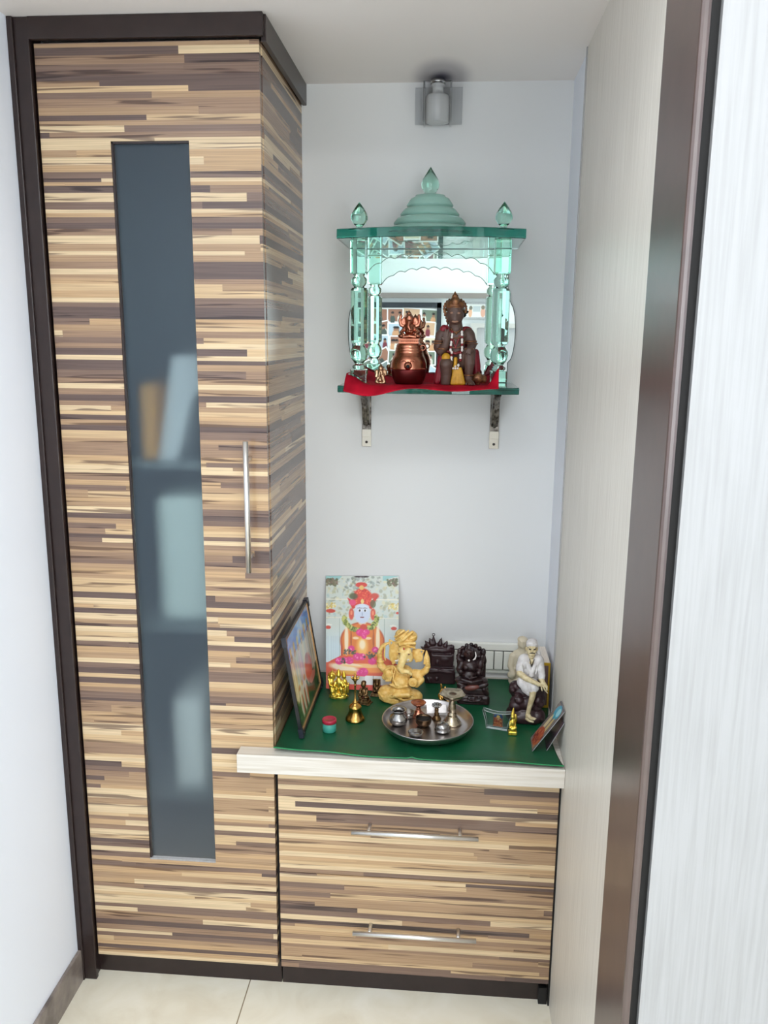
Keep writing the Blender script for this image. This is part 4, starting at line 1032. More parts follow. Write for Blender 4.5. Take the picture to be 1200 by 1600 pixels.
torso = [E(570, 1000, -60, 155, 140, 150), E(585, 850, -20, 165, 115, 115), T([(420, 1070, -160, 18), (545, 1105, -200, 20), (690, 1070, -170, 18)]), T([(470, 790, -115, 15), (540, 880, -150, 15), (680, 900, -140, 15)]), E(545, 1075, -205, 26, 20, 16), T([(480, 850, -130, 11), (470, 980, -180, 11), (520, 1080, -205, 11)]),
         T([(410, 830, -10, 64), (300, 850, -20, 62), (228, 790, -30, 56), (218, 700, -32, 42)]), E(224, 728, -32, 66, 15, 58), E(236, 812, -30, 60, 13, 58),
         T([(218, 700, -34, 40), (204, 610, -34, 34), (235, 520, -24, 32), (280, 470, -18, 30), (345, 436, -10, 20)]), E(222, 640, -52, 36, 44, 28), T([(225, 610, -70, 13), (255, 600, -76, 10)]), T([(300, 480, -40, 12), (290, 640, -40, 12), (310, 700, -30, 12)]),
         T([(770, 850, 10, 58), (880, 850, 0, 56), (955, 800, -10, 50), (985, 725, -12, 38)]), E(978, 745, -10, 52, 13, 50), T([(985, 720, -12, 38), (975, 610, -12, 38), (958, 505, -6, 14)]), T([(930, 700, -30, 14), (940, 600, -30, 16), (955, 540, -20, 12)]), E(975, 710, -48, 26, 30, 20), T([(985, 690, -60, 12), (1008, 700, -60, 10)]),
         T([(370, 850, -60, 58), (320, 960, -90, 54)]), E(378, 925, -150, 72, 105, 32, -18), T([(440, 850, -165, 15), (455, 900, -172, 15), (420, 1010, -172, 16), (350, 1020, -165, 14)]), T([(345, 850, -160, 16), (415, 815, -160, 15)]), E(380, 930, -180, 34, 60, 10, -18),
         T([(800, 900, -10, 64), (880, 950, -50, 62), (830, 1020, -110, 56)])]
sculpt('torso', torso, [M['cream_gold']], s, U0, V0, vox=7.5, floor_cut=False, **kw)
sweet = [E(785, 1000, -150, 84, 76, 52)]
for rr in (62, 40, 18): sweet.append(T([(785 + rr * math.cos(a), 1000 + rr * math.sin(a), -196 - (62 - rr) * 0.15, 9) for a in np.linspace(0, 2 * PI, 15)]))
sculpt('sweet_bowl', sweet, [M['cream_gold']], s, U0, V0, vox=6, floor_cut=False, **kw)
head = [E(640, 590, -85, 112, 128, 108), E(595, 525, -135, 58, 52, 50), E(688, 525, -135, 56, 52, 50), E(560, 640, -95, 52, 62, 60), E(715, 640, -95, 50, 60, 60), T([(638, 590, -160, 66), (614, 700, -200, 60), (588, 790, -215, 52), (630, 848, -222, 42), (715, 846, -216, 32), (760, 880, -200, 24)]),
        T([(545, 690, -150, 18), (505, 700, -195, 12)], 1), T([(692, 680, -160, 16), (718, 660, -195, 10)], 1), E(562, 585, -172, 20, 11, 14, 0, 3), E(712, 580, -172, 18, 11, 14, 0, 3), T([(525, 562, -168, 9), (590, 566, -186, 9)]), T([(682, 562, -186, 9), (740, 556, -168, 9)]),
        E(636, 505, -186, 15, 20, 10, 0, 2)]
for q in range(6): head.append(T([(575 + q * 2, 640 + q * 28, -205 - q * 8, 5), (675 - q * 6, 640 + q * 28, -205 - q * 8, 5)]))
sculpt('head', head, [M['cream_pale'], M['bead_white'], M['tilak'], M['rock_red']], s, U0, V0, vox=6.5, floor_cut=False, **kw)
earL = [E(452, 560, -30, 90, 180, 34, 8), T([(365, 388, 0, 15), (500, 440, -20, 15), (520, 560, -40, 15), (480, 700, -40, 17), (430, 745, -20, 18), (390, 640, -10, 15), (365, 388, 0, 15)]), T([(420, 480, -30, 12), (440, 600, -34, 12), (470, 680, -30, 10)])]
sculpt('ear', earL, [M['cream_gold']], s, U0, V0, vox=7, floor_cut=False, **kw)
earR = [E(820, 585, -20, 84, 110, 32, -30), T([(745, 505, -20, 15), (840, 490, -10, 14), (915, 500, 0, 13), (870, 600, -6, 16), (805, 670, -20, 22)]), T([(790, 560, -25, 12), (850, 560, -18, 11)])]
sculpt('ear', earR, [M['cream_gold']], s, U0, V0, vox=7, floor_cut=False, **kw)
turb = [E(638, 425, 0, 150, 46, 120), E(615, 335, 15, 163, 100, 130), E(545, 280, 10, 92, 74, 105), E(720, 305, 15, 85, 88, 105), T([(495, 425, -95, 22), (600, 370, -130, 30), (745, 235, -85, 22)]), T([(560, 440, -125, 22), (650, 418, -135, 26), (785, 400, -90, 24)]),
        T([(465, 330, -70, 18), (540, 285, -105, 20), (610, 225, -75, 16)]), T([(480, 375, -85, 18), (570, 330, -125, 22), (680, 225, -85, 16)]), E(640, 430, -140, 26, 22, 14), T([(665, 445, -125, 18), (780, 470, -75, 20)]), T([(700, 350, -105, 14), (790, 300, -45, 14)])]
sculpt('turban', turb, [M['cream_gold']], s, U0, V0, vox=7, floor_cut=False, **kw)

# bright gold trio
s = 0.0001537
trio = [E(290, 685, 0, 172, 36, 95), E(295, 660, -20, 150, 30, 80)]
trio += [E(300, 440, -10, 62, 100, 50), E(298, 310, -25, 44, 52, 44), T([(298, 270, -20, 40), (296, 212, -20, 9)]), T([(250, 420, -20, 24), (225, 500, -60, 20), (270, 520, -80, 18)]), T([(345, 420, -20, 24), (375, 490, -60, 20)])]
trio += [E(175, 330, 10, 72, 84, 26), E(175, 330, -10, 40, 46, 40), T([(175, 300, 0, 20), (190, 232, 0, 9)]), E(170, 430, 0, 44, 70, 36), T([(130, 400, -10, 20), (150, 480, -50, 18), (190, 500, -50, 16)]), T([(120, 350, -8, 14), (110, 390, -8, 12)])]
trio += [E(390, 330, -5, 40, 50, 38), T([(388, 290, 0, 32), (382, 238, 0, 8)]), E(400, 430, 0, 46, 70, 36), T([(370, 470, -50, 14), (475, 480, -50, 12)]), T([(465, 440, -20, 16), (462, 590, -30, 14)])]
trio += [T([(255, 540, -30, 44), (245, 650, -40, 34)]), T([(345, 540, -30, 44), (360, 650, -40, 34)]), T([(170, 500, -20, 40), (190, 590, -50, 34), (170, 660, -40, 28)]), T([(420, 500, -20, 36), (415, 590, -40, 30), (430, 660, -30, 26)]), E(300, 590, 10, 130, 90, 40), E(300, 630, -60, 40, 24, 30), E(215, 640, -55, 26, 22, 26), E(395, 640, -55, 26, 22, 26)]
for q in range(14):
    a = q * 0.45; trio.append(E(300 + 155 * math.cos(a), 655 + 12 * math.sin(a), 80 * math.sin(a) - 20, 17, 17, 17))
tag(sculpt('figurine', trio, [M['gold']], s, 290, 715, 1.0, 9, 6, loc=(0.110, 0.281, GZ), tilt=24, d0=-85), 'shiny yellow-gold figurine of three crowned figures beside the framed picture', 'figurine')

# brass hand bell
s = 0.0001448
bx, by = 0.1690, 0.155
bell = thing('hand_bell', 'brass hand bell with a slim handle standing in front of the leaning saint print', 'bell', (bx, by, GZ))
z = GZ
m = MB(); m.lathe([(0.0235, z), (0.0245, z + 0.0015), (0.0243, z + 0.004), (0.0215, z + 0.008), (0.0185, z + 0.014), (0.0160, z + 0.022), (0.0148, z + 0.029), (0.0155, z + 0.031), (0.0158, z + 0.034), (0.0148, z + 0.0365), (0.0120, z + 0.040), (0.0075, z + 0.043), (0.0065, z + 0.046)], (bx, by, 0), 56)
m.build('bell_body', M['brass'], bell)
m = MB(); m.lathe([(0.0062, z + 0.0455), (0.0065, z + 0.048), (0.0035, z + 0.050), (0.0030, z + 0.056), (0.0022, z + 0.060), (0.0024, z + 0.090), (0.0034, z + 0.092), (0.0034, z + 0.094)], (bx, by, 0), 24); m.build('handle', M['brass'], bell)
fin = [E(545, 300, 0, 46, 30, 36), T([(545, 290, 0, 34), (545, 215, 0, 7)]), T([(545, 330, 0, 30), (490, 300, 0, 16), (475, 260, 0, 9)]), T([(545, 330, 0, 30), (600, 300, 0, 16), (615, 260, 0, 9)]), T([(545, 320, 0, 34), (548, 400, 0, 14)])]
fo = sculpt('handle_finial', fin, [M['brass']], s, 547, 405, 1.05, 8, 5, parent=bell, floor_cut=False); fo.location = (0, 0, 0.0935)

# small dark bronze seated figure
s = 0.0001525
br_ = [B(705, 752, 0, 118, 22, 92, 6), B(700, 712, 0, 96, 22, 76, 6), B(695, 672, 0, 78, 22, 62, 8), E(690, 560, 0, 58, 70, 46), E(690, 440, -10, 46, 56, 46), E(690, 400, 0, 44, 30, 44), T([(640, 520, 0, 24), (625, 590, -30, 20), (670, 620, -55, 18)]), T([(740, 520, 0, 24), (755, 590, -30, 20), (710, 620, -55, 18)]), E(640, 635, -25, 44, 30, 50), E(745, 635, -25, 44, 30, 50), E(690, 545, 30, 66, 80, 20), T([(752, 480, 0, 14), (765, 560, -10, 12)]), T([(690, 700, -76, 14), (690, 740, -92, 12)])]
tag(sculpt('figurine', br_, [M['bronze']], s, 700, 775, 1.0, 8, 6, loc=(0.1815, 0.253, GZ), tilt=24, d0=-85, yaw=math.radians(-18)), 'small dark bronze seated figurine on a stepped plinth just behind the brass bell', 'figurine')
# brass plaque idol
s = 0.0001554
pq = [B(940, 455, 25, 66, 120, 14, 6), B(925, 600, 0, 70, 30, 50, 8), B(915, 620, -6, 80, 12, 58, 4), E(950, 430, -5, 30, 34, 28), T([(950, 400, 0, 24), (950, 365, 0, 8)]), E(945, 520, -5, 42, 56, 30), E(905, 550, -15, 30, 24, 30), E(975, 550, -15, 30, 24, 30), T([(910, 480, -5, 16), (900, 440, 0, 12)]), T([(985, 480, -5, 16), (992, 440, 0, 12)]), T([(880, 350, 12, 10), (1000, 350, 12, 10)])]
tag(sculpt('plaque_figurine', pq, [M['bronze']], s, 930, 632, 1.0, 8, 6, loc=(0.2075, 0.303, GZ), tilt=23, d0=-45), 'small square-backed brass idol between the leaning saint print and the cream-gold figurine', 'figurine')

# little round box
cx_, cy_ = 0.1140, 0.090
box = thing('round_box', 'tiny round turquoise box with a dark pink lid on the cloth near the framed picture', 'box', (cx_, cy_, GZ))
MB().lathe([(0.0155, GZ), (0.0162, GZ + 0.001), (0.0164, GZ + 0.021), (0.0150, GZ + 0.0215)], (cx_, cy_, 0), 40).build('box_body', plain('turquoise_plastic', srgb(62, 150, 134), 0.45), box)
MB().lathe([(0.0166, GZ + 0.0217), (0.0176, GZ + 0.0222), (0.0176, GZ + 0.0295), (0.0168, GZ + 0.031), (0.0145, GZ + 0.0312), (0.0140, GZ + 0.0305)], (cx_, cy_, 0), 40).build('lid', plain('dark_pink_plastic', srgb(172, 40, 62), 0.3), box)

# sun-rayed dark plaque
s = 0.00022
sun = [E(345, 300, 20, 185, 150, 34), B(350, 280, 24, 190, 110, 26, 20), E(345, 245, 0, 165, 40, 34), T([(260, 270, -14, 14), (345, 245, -20, 16), (420, 270, -14, 14)]), B(390, 365, -10, 140, 82, 40, 18), T([(260, 295, -30, 12), (260, 450, -34, 12)]), T([(520, 300, -30, 12), (520, 450, -34, 12)]), E(330, 400, -40, 22, 40, 22), E(420, 360, -36, 60, 46, 22), B(370, 480, -20, 180, 34, 70, 16), B(370, 560, -10, 190, 100, 80, 22), T([(200, 520, -70, 18), (370, 500, -90, 20), (540, 520, -70, 18)]), T([(215, 600, -85, 16), (240, 640, -85, 16)]), E(250, 600, -80, 22, 26, 20), E(330, 600, -84, 22, 26, 20)]
for (tx, ty, bx_, by_) in ((115, 205, 185, 250), (170, 132, 215, 190), (225, 96, 250, 160), (378, 88, 360, 165), (450, 124, 425, 185), (510, 168, 470, 220), (548, 240, 500, 270)):
    sun.append(T([(bx_, by_, 20, 34), ((bx_ + tx) / 2, (by_ + ty) / 2, 20, 20), (tx, ty, 20, 3)]))
sun += [T([(280, 160, 20, 34), (276, 80, 20, 9)]), T([(276 + 15 * math.cos(a), 56 + 15 * math.sin(a), 20, 6) for a in np.linspace(0, 2 * PI, 13)])]
tag(sculpt('sun_plaque', sun, [M['rock']], s, 370, 660, 1.0, 9, 6.5, loc=(0.3760, 0.413, GZ), tilt=21, d0=-85), 'dark purple-brown plaque with a crest of sun rays and hanging loop by the back wall', 'plaque')

# dark seated figure with halo
s = 0.000206
dk = thing('seated_figurine', 'dark brown seated deity figurine with arched halo on a lotus base right of the lamp', 'figurine', (0.4620, 0.300, GZ))
kw = dict(k=10, parent=dk, tilt=22, d0=-165)
hal = [E(750, 330, 70, 178, 190, 34), B(775, 560, 75, 170, 220, 34, 40)]
for a in np.linspace(10, 170, 9):
    ra = math.radians(a); hal.append(E(750 + 165 * math.cos(ra), 330 - 178 * math.sin(ra), 56, 26, 26, 24))
for q in range(6): hal.append(T([(600 + q * 55, 240 + abs(q - 2.5) * 25, 44, 9), (700 + q * 18, 300, 40, 9)]))
hal += [E(605, 240, 50, 30, 46, 30), E(905, 240, 50, 34, 50, 30), E(915, 350, 50, 34, 60, 30), E(600, 360, 50, 30, 50, 30)]
sculpt('halo', hal, [M['rock2']], s, 780, 905, vox=6.5, **kw)
bd = [E(725, 265, -30, 66, 74, 62), T([(722, 210, -25, 50), (722, 168, -25, 22)]), E(722, 235, -60, 50, 24, 40), E(665, 275, -20, 18, 34, 18), E(785, 275, -20, 18, 34, 18), E(722, 275, -92, 12, 20, 10), E(700, 258, -84, 12, 8, 8), E(745, 258, -84, 12, 8, 8),
      T([(800, 245, -50, 7), (810, 290, -62, 9), (797, 330, -72, 10), (775, 342, -78, 7)], 1), E(722, 330, -30, 42, 40, 38), E(735, 420, -45, 105, 82, 72), E(690, 440, -100, 36, 34, 30), E(765, 445, -100, 36, 34, 30), E(730, 520, -50, 90, 60, 66), E(722, 352, -92, 14, 14, 10, 0, 1),
      T([(635, 390, -20, 44), (600, 460, -40, 36), (620, 500, -90, 32)]), T([(830, 390, -20, 44), (870, 440, -40, 40), (850, 500, -90, 34)]), T([(640, 370, 0, 32), (590, 330, 10, 28), (600, 280, 10, 24)]), T([(835, 370, 0, 32), (885, 350, 10, 28), (890, 290, 10, 24)]), E(625, 495, -120, 34, 32, 26), E(870, 400, -80, 40, 60, 30),
      E(660, 600, -60, 110, 50, 95), E(860, 595, -60, 110, 50, 95), E(760, 610, -110, 150, 36, 70), T([(640, 590, -135, 20), (760, 620, -170, 22), (890, 590, -135, 20)]), T([(680, 550, -110, 10), (740, 575, -130, 12), (820, 550, -110, 10)])]
sculpt('body', bd, [M['rock2'], M['bead_white']], s, 780, 905, vox=6, floor_cut=False, **kw)
bs = [B(780, 690, 0, 195, 60, 130, 40), B(790, 800, 0, 205, 70, 150, 40), E(790, 870, -10, 212, 60, 165), E(770, 685, -150, 92, 40, 34, -10, 1), E(640, 660, -130, 70, 34, 30, 20), E(900, 655, -130, 80, 36, 34, -20), T([(600, 760, -120, 30), (640, 700, -150, 26)]), T([(960, 760, -110, 30), (920, 700, -140, 26)]), T([(590, 850, -120, 14), (760, 858, -172, 14), (980, 850, -120, 14)])]
for (u_, r_) in ((765, 46), (860, 34)): bs.append(T([(u_ + r_ * math.cos(a), 815 + 0.7 * r_ * math.sin(a), -165 + abs(u_ - 790) * 0.2, 6) for a in np.linspace(0, 2 * PI, 15)])); bs.append(E(u_, 815, -162, 16, 14, 12))
sculpt('lotus_base', bs, [M['rock2'], M['rock_red']], s, 780, 905, vox=6.5, **kw)

# elder in white seated on a rock
s = 0.0001665; U0, V0 = 345, 1510
EX, EY = 0.5950, 0.205
eld = thing('seated_elder_figurine', 'figurine of a bearded elder in white robe and headscarf, seated on a dark rock', 'figurine', (EX, EY, GZ))
M['ivory'] = plain('ivory_skin_paint', srgb(226, 212, 174), 0.45, c2=srgb(196, 176, 132), scale=120)
M['robe'] = plain('white_robe_paint', srgb(224, 221, 220), 0.55, c2=srgb(196, 190, 188), scale=70)
M['dark_line'] = plain('dark_paint', srgb(44, 34, 28), 0.5)
kw = dict(k=14, parent=eld, tilt=22, d0=-225)
rk = [E(335, 1010, 60, 265, 150, 170), E(320, 1370, 10, 285, 190, 235), E(170, 980, 30, 100, 110, 110), E(500, 1130, 40, 125, 160, 150), E(330, 1180, 0, 240, 140, 170), E(180, 1240, -80, 110, 90, 90), E(500, 1380, -60, 120, 120, 140), E(230, 1420, -140, 130, 90, 90), E(420, 1440, -150, 110, 80, 80), E(200, 1090, -90, 60, 50, 50), E(470, 1260, -90, 70, 60, 60),
      T([(150, 1120, -130, 10), (190, 1095, -140, 10), (210, 1115, -138, 9)]), T([(145, 1140, -132, 9), (205, 1130, -140, 9)])]
for q in range(16): rk.append(E(120 + (q * 137) % 420, 1000 + (q * 211) % 430, -60 - (q * 53) % 90, 46 + (q * 17) % 40, 40 + (q * 29) % 40, 60))
sculpt('rock_seat', rk, [M['rock']], s, U0, V0, vox=8, **kw)
kw['k'] = 9
bd = [E(375, 415, -35, 72, 96, 78), E(374, 372, -70, 62, 36, 54), E(340, 440, -85, 24, 20, 20), E(412, 440, -85, 24, 20, 20), E(376, 425, -112, 15, 28, 20), E(376, 480, -80, 46, 36, 38), E(376, 510, -60, 44, 30, 40), E(296, 400, -20, 14, 34, 18), E(455, 400, -20, 14, 34, 18), T([(375, 500, -25, 50), (375, 580, -15, 62)]), E(375, 620, -70, 48, 70, 40),
      E(347, 405, -100, 22, 13, 16, 0, 1), E(408, 405, -100, 22, 13, 16, 0, 1), T([(325, 385, -95, 7), (362, 382, -108, 7)], 1), T([(392, 382, -108, 7), (428, 385, -95, 7)], 1), T([(345, 466, -98, 7), (376, 460, -112, 8), (408, 466, -98, 7)], 1), T([(335, 430, -80, 6), (338, 480, -80, 6), (370, 525, -80, 6)], 1), T([(415, 430, -80, 6), (413, 480, -80, 6), (382, 525, -80, 6)], 1),
      T([(345, 550, -100, 6), (376, 660, -128, 7), (410, 550, -100, 6)], 1),
      T([(205, 760, -110, 46), (300, 835, -185, 42), (420, 885, -225, 34), (470, 905, -235, 30)]), E(485, 915, -235, 40, 28, 28),
      T([(520, 830, -150, 42), (540, 880, -210, 34)]), E(545, 905, -225, 44, 40, 28), T([(515, 920, -240, 13), (525, 985, -250, 11), (530, 1000, -248, 9)]), T([(545, 930, -243, 13), (565, 985, -255, 11), (595, 990, -250, 9)]), T([(568, 920, -240, 13), (595, 965, -250, 11), (608, 985, -246, 9)]), T([(580, 905, -232, 12), (600, 935, -240, 10), (604, 955, -238, 8)]), T([(565, 985, -245, 10), (612, 1030, -240, 9)]),
      T([(405, 1020, -205, 50), (395, 1110, -205, 44), (365, 1240, -198, 34), (345, 1350, -192, 32)]), E(350, 1375, -205, 42, 34, 44), T([(345, 1385, -200, 34), (390, 1410, -255, 28), (430, 1415, -275, 22)]),
      T([(410, 1420, -280, 11), (440, 1425, -292, 9)]), T([(425, 1405, -282, 11), (455, 1408, -290, 9)]), T([(330, 1420, -215, 24), (370, 1450, -250, 20), (420, 1460, -262, 16)])]
sculpt('body', bd, [M['ivory'], M['dark_line']], s, U0, V0, vox=5.5, floor_cut=False, **kw)
rb = [E(285, 590, -15, 110, 120, 95), E(465, 590, -15, 105, 120, 95), E(370, 720, 10, 185, 170, 105), E(215, 680, -50, 62, 110, 80), E(520, 720, -60, 55, 120, 80), T([(250, 560, -60, 40), (330, 640, -100, 34), (385, 780, -130, 34)]), T([(490, 560, -60, 40), (420, 650, -105, 34), (370, 790, -135, 30)]),
      T([(505, 640, -60, 62), (530, 780, -120, 52), (525, 820, -150, 46)]), E(330, 900, -110, 155, 100, 110), T([(230, 880, -120, 60), (290, 1000, -165, 44), (345, 1060, -195, 28)]), E(420, 960, -190, 72, 72, 62), E(320, 960, -150, 90, 90, 80), E(400, 1000, -200, 60, 38, 50),
      T([(260, 900, -190, 12), (320, 1040, -215, 12)]), T([(310, 920, -205, 12), (345, 1050, -220, 11)]), T([(370, 950, -235, 11), (380, 1030, -235, 11)]), T([(430, 930, -245, 10), (440, 1020, -235, 10)]), T([(230, 640, -120, 12), (260, 780, -120, 12)]), T([(300, 600, -110, 12), (330, 760, -125, 12)]), T([(470, 620, -112, 12), (440, 760, -125, 12)]),
      E(376, 560, -110, 30, 90, 45, 0, 0, True)]
sculpt('robe', rb, [M['robe']], s, U0, V0, vox=6.5, floor_cut=False, **kw)
hs = [E(375, 320, -28, 84, 66, 88), E(375, 355, -30, 84, 24, 84), T([(455, 370, 20, 30), (490, 470, 40, 32), (500, 560, 40, 30)]), T([(300, 340, -70, 10), (375, 325, -114, 10), (450, 340, -70, 10)]), E(385, 290, 10, 70, 44, 70)]
sculpt('headscarf', hs, [M['robe']], s, U0, V0, vox=6, floor_cut=False, **kw)

# pale cream figure behind
s = 0.000184
cf = [E(285, 220, -10, 74, 92, 68), E(283, 165, 0, 76, 46, 68), T([(285, 290, 0, 60), (280, 340, 0, 60)]), E(270, 420, 0, 150, 120, 85), E(260, 600, 10, 150, 190, 100), E(300, 780, 0, 200, 90, 130), T([(150, 420, -20, 56), (120, 560, -60, 46), (160, 680, -110, 36)]), T([(395, 420, -20, 56), (430, 560, -60, 46)]), E(135, 690, -90, 60, 60, 50), E(276, 225, -70, 12, 20, 12), T([(250, 200, -66, 7), (270, 200, -70, 7)]), T([(296, 200, -70, 7), (316, 200, -66, 7)]), E(285, 265, -55, 34, 30, 26),
      T([(200, 400, -60, 12), (230, 640, -90, 12)]), T([(180, 400, -50, 10), (190, 600, -86, 10)])]
tag(sculpt('bust_figurine', cf, [plain('translucent_cream_resin', srgb(216, 204, 178), 0.5)], s, 290, 850, 1.0, 16, 7.5, loc=(0.5985, 0.4130, GZ), tilt=21, d0=-60), 'pale cream figurine of a draped man standing behind the seated elder in white', 'figurine')

# gilt-edged book standing in the corner
bk = thing('book', 'upright thick book with gold-bordered brown cover in the back right corner', 'book', (0.643, 0.33, GZ))
MB().box(0.6215, 0.6570, 0.270, 0.274, GZ, 0.777, bev=0.0008).build('cover', plain('gilt_cover', srgb(204, 164, 40), 0.4, 0.3), bk)
MB().box(0.6265, 0.6520, 0.2688, 0.270, GZ + 0.008, 0.770).build('cover_panel', grain_laminate('brown_cover_panel', srgb(126, 102, 98), srgb(96, 74, 74), 0.5, f=500), bk)
MB().box(0.6220, 0.6565, 0.274, 0.392, GZ + 0.0005, 0.775).build('pages', grain_laminate('cream_page_block', srgb(236, 226, 214), srgb(214, 200, 184), 0.7, along='y', f=600), bk)

# switch board on the back wall
sw = thing('switch_board', 'long white switch board with a row of blank rocker switches low on the back wall', 'switch', (0.49, D, 0.71))
SY = D - 0.001
m = MB(); X0_, X1_, Z0_, Z1_ = 0.384, 0.640, 0.668, 0.757
m.box(X0_, X1_, SY - 0.012, SY, Z0_, Z1_, bev=0.004); m.build('base_plate', plain('white_plastic', srgb(240, 240, 232), 0.3), sw)
m = MB(); m.box(X0_ + 0.012, X1_ - 0.012, SY - 0.0145, SY - 0.0121, 0.681, 0.737, bev=0.001); m.build('recess', plain('grey_seam_plastic', srgb(96, 96, 90), 0.5), sw)
for q in range(9):
    x_ = X0_ + 0.0155 + q * 0.0252
    MB().box(x_, x_ + 0.0225, SY - 0.0195, SY - 0.0147, 0.683, 0.735, bev=0.0015).build('rocker_switch', M['robe'] if False else MATS['white_plastic'], sw)

# ------------------------------------------------------------------ steel tray and its vessels
TX, TY = 0.3500, 0.118
tr_ = thing('footed_tray', 'round steel tray on small feet holding lamps and little vessels', 'tray', (TX, TY, GZ))
TZ = GZ + 0.010
m = MB(); m.lathe([(0.004, TZ), (0.088, TZ), (0.098, TZ + 0.003), (0.1065, TZ + 0.014), (0.1085, TZ + 0.0185), (0.1105, TZ + 0.020), (0.1110, TZ + 0.0185), (0.1090, TZ + 0.0135), (0.1005, TZ + 0.0015), (0.090, TZ - 0.0018), (0.004, TZ - 0.0018)], (TX, TY, 0), 96)
m.build('dish', M['tray'], tr_)
for a in (-1.18, -2.2, 1.55):
    x_, y_ = TX + 0.080 * math.cos(a), TY + 0.080 * math.sin(a)
    MB().lathe([(0.0038, GZ), (0.0042, GZ + 0.002), (0.0030, GZ + 0.005), (0.0055, TZ - 0.0016)], (x_, y_, 0), 20).build('foot', M['pewter'], tr_)
VZ = TZ + 0.0004
def vessel(name, label, cat, prof, x, y, mat, seg=48, rfun=None):
    m = MB(); m.lathe([(r, VZ + z) for r, z in prof], (x, y, 0), seg, rfun=rfun)
    o = tag(m.build(name, mat, loc=(x, y, VZ)), label, cat)
    if name in ('water_pot', 'dark_bowl'):
        r_, z_ = (0.0112, 0.0295) if name == 'water_pot' else (0.0176, 0.0165)
        MB().lathe([(r_, VZ + z_ - 0.0012), (r_, VZ + z_)], (x, y, 0), 32).build('inside_shade', M['black'], o)  # black disc paints the shade inside the open mouth
    return o
vessel('water_pot', 'small round-bellied pewter water pot with flared rim at the left of the tray', 'pot',
       [(0.013, 0), (0.015, 0.002), (0.0215, 0.008), (0.0235, 0.0155), (0.0205, 0.023), (0.0145, 0.029), (0.0135, 0.032), (0.0165, 0.0365), (0.0205, 0.0395), (0.0195, 0.0405), (0.0135, 0.036), (0.0115, 0.030), (0.014, 0.022), (0.014, 0.008), (0.002, 0.005)], 0.2790, 0.118, M['pewter'])
vessel('small_cup', 'tiny pewter cup tucked behind the pewter water pot on the tray', 'cup',
       [(0.010, 0), (0.014, 0.004), (0.0165, 0.012), (0.0172, 0.0155), (0.0160, 0.0155), (0.0130, 0.006), (0.002, 0.003)], 0.3010, 0.1580, M['pewter'])
vessel('copper_lamp', 'copper oil lamp cup on a flared foot at the back left of the tray', 'lamp',
       [(0.019, 0), (0.0195, 0.002), (0.014, 0.006), (0.0075, 0.014), (0.0055, 0.022), (0.0065, 0.026), (0.0150, 0.031), (0.0190, 0.036), (0.0180, 0.0368), (0.0120, 0.032), (0.002, 0.030)], 0.3255, 0.1700, M['copper'])
vessel('dark_bowl', 'small dark brass bowl standing in the middle of the tray', 'bowl',
       [(0.012, 0), (0.0135, 0.001), (0.0175, 0.006), (0.0195, 0.012), (0.0192, 0.018), (0.0205, 0.0205), (0.0195, 0.0212), (0.0178, 0.018), (0.0165, 0.008), (0.002, 0.004)], 0.3400, 0.1180, plain('blackened_brass', srgb(120, 96, 72), 0.3, 1.0, c2=srgb(60, 48, 42), scale=60))
vessel('flat_dish', 'shallow little steel dish at the front edge of the tray', 'dish',
       [(0.013, 0), (0.0155, 0.003), (0.0180, 0.0085), (0.0185, 0.0095), (0.0172, 0.0095), (0.0135, 0.003), (0.002, 0.0015)], 0.3230, 0.0640, M['pewter'])
vessel('domed_box', 'small lidded steel box with domed top right of the dark brass bowl', 'box',
       [(0.0150, 0), (0.0185, 0.002), (0.0190, 0.0045), (0.0168, 0.006), (0.0172, 0.010), (0.0160, 0.016), (0.0125, 0.0205), (0.0062, 0.023), (0.0025, 0.0242), (0.0005, 0.0245)], 0.3860, 0.0930, M['pewter'])
# tall five-wick lamp
lx, ly = 0.4085, 0.136
tl_ = thing('tall_oil_lamp', 'tall silver pedestal oil lamp with a pointed five-wick bowl on the tray', 'lamp', (lx, ly, VZ))
m = MB(); m.lathe([(r, VZ + z) for r, z in [(0.0230, 0), (0.0235, 0.003), (0.0215, 0.0055), (0.0185, 0.007), (0.0185, 0.010), (0.0150, 0.0115), (0.0135, 0.018), (0.0100, 0.0195), (0.0110, 0.023), (0.0110, 0.026), (0.0080, 0.0275), (0.0095, 0.033), (0.0098, 0.040), (0.0085, 0.050), (0.0068, 0.061), (0.0080, 0.063), (0.0072, 0.066)]], (lx, ly, 0), 48)
m.build('pedestal', M['silver_warm'], tl_)
m = MB(); pt5 = lambda a, i: 1 + (0.0, 0.06, 0.17, 0.17, 0.04, 0.0)[min(i, 5)] * (0.5 + 0.5 * math.cos(5 * (a + 0.35))) ** 1.6
m.lathe([(0.0070, VZ + 0.0620), (0.0180, VZ + 0.0660), (0.0285, VZ + 0.0790), (0.0276, VZ + 0.0800), (0.0180, VZ + 0.0695), (0.0020, VZ + 0.0665)], (lx, ly, 0), 100, rfun=pt5)
m.build('wick_bowl', M['silver_warm'], tl_)
sx_, sy_ = 0.3710, 0.1560
sl_ = thing('small_oil_lamp', 'short brass oil lamp with a fluted cup in front of the silver packet', 'lamp', (sx_, sy_, VZ))
MB().lathe([(r, VZ + z) for r, z in [(0.0115, 0), (0.012, 0.002), (0.0085, 0.005), (0.0085, 0.008), (0.005, 0.0095), (0.0065, 0.014), (0.0045, 0.018), (0.0050, 0.026), (0.0042, 0.030)]], (sx_, sy_, 0), 36).build('stem', M['bronze'], sl_)
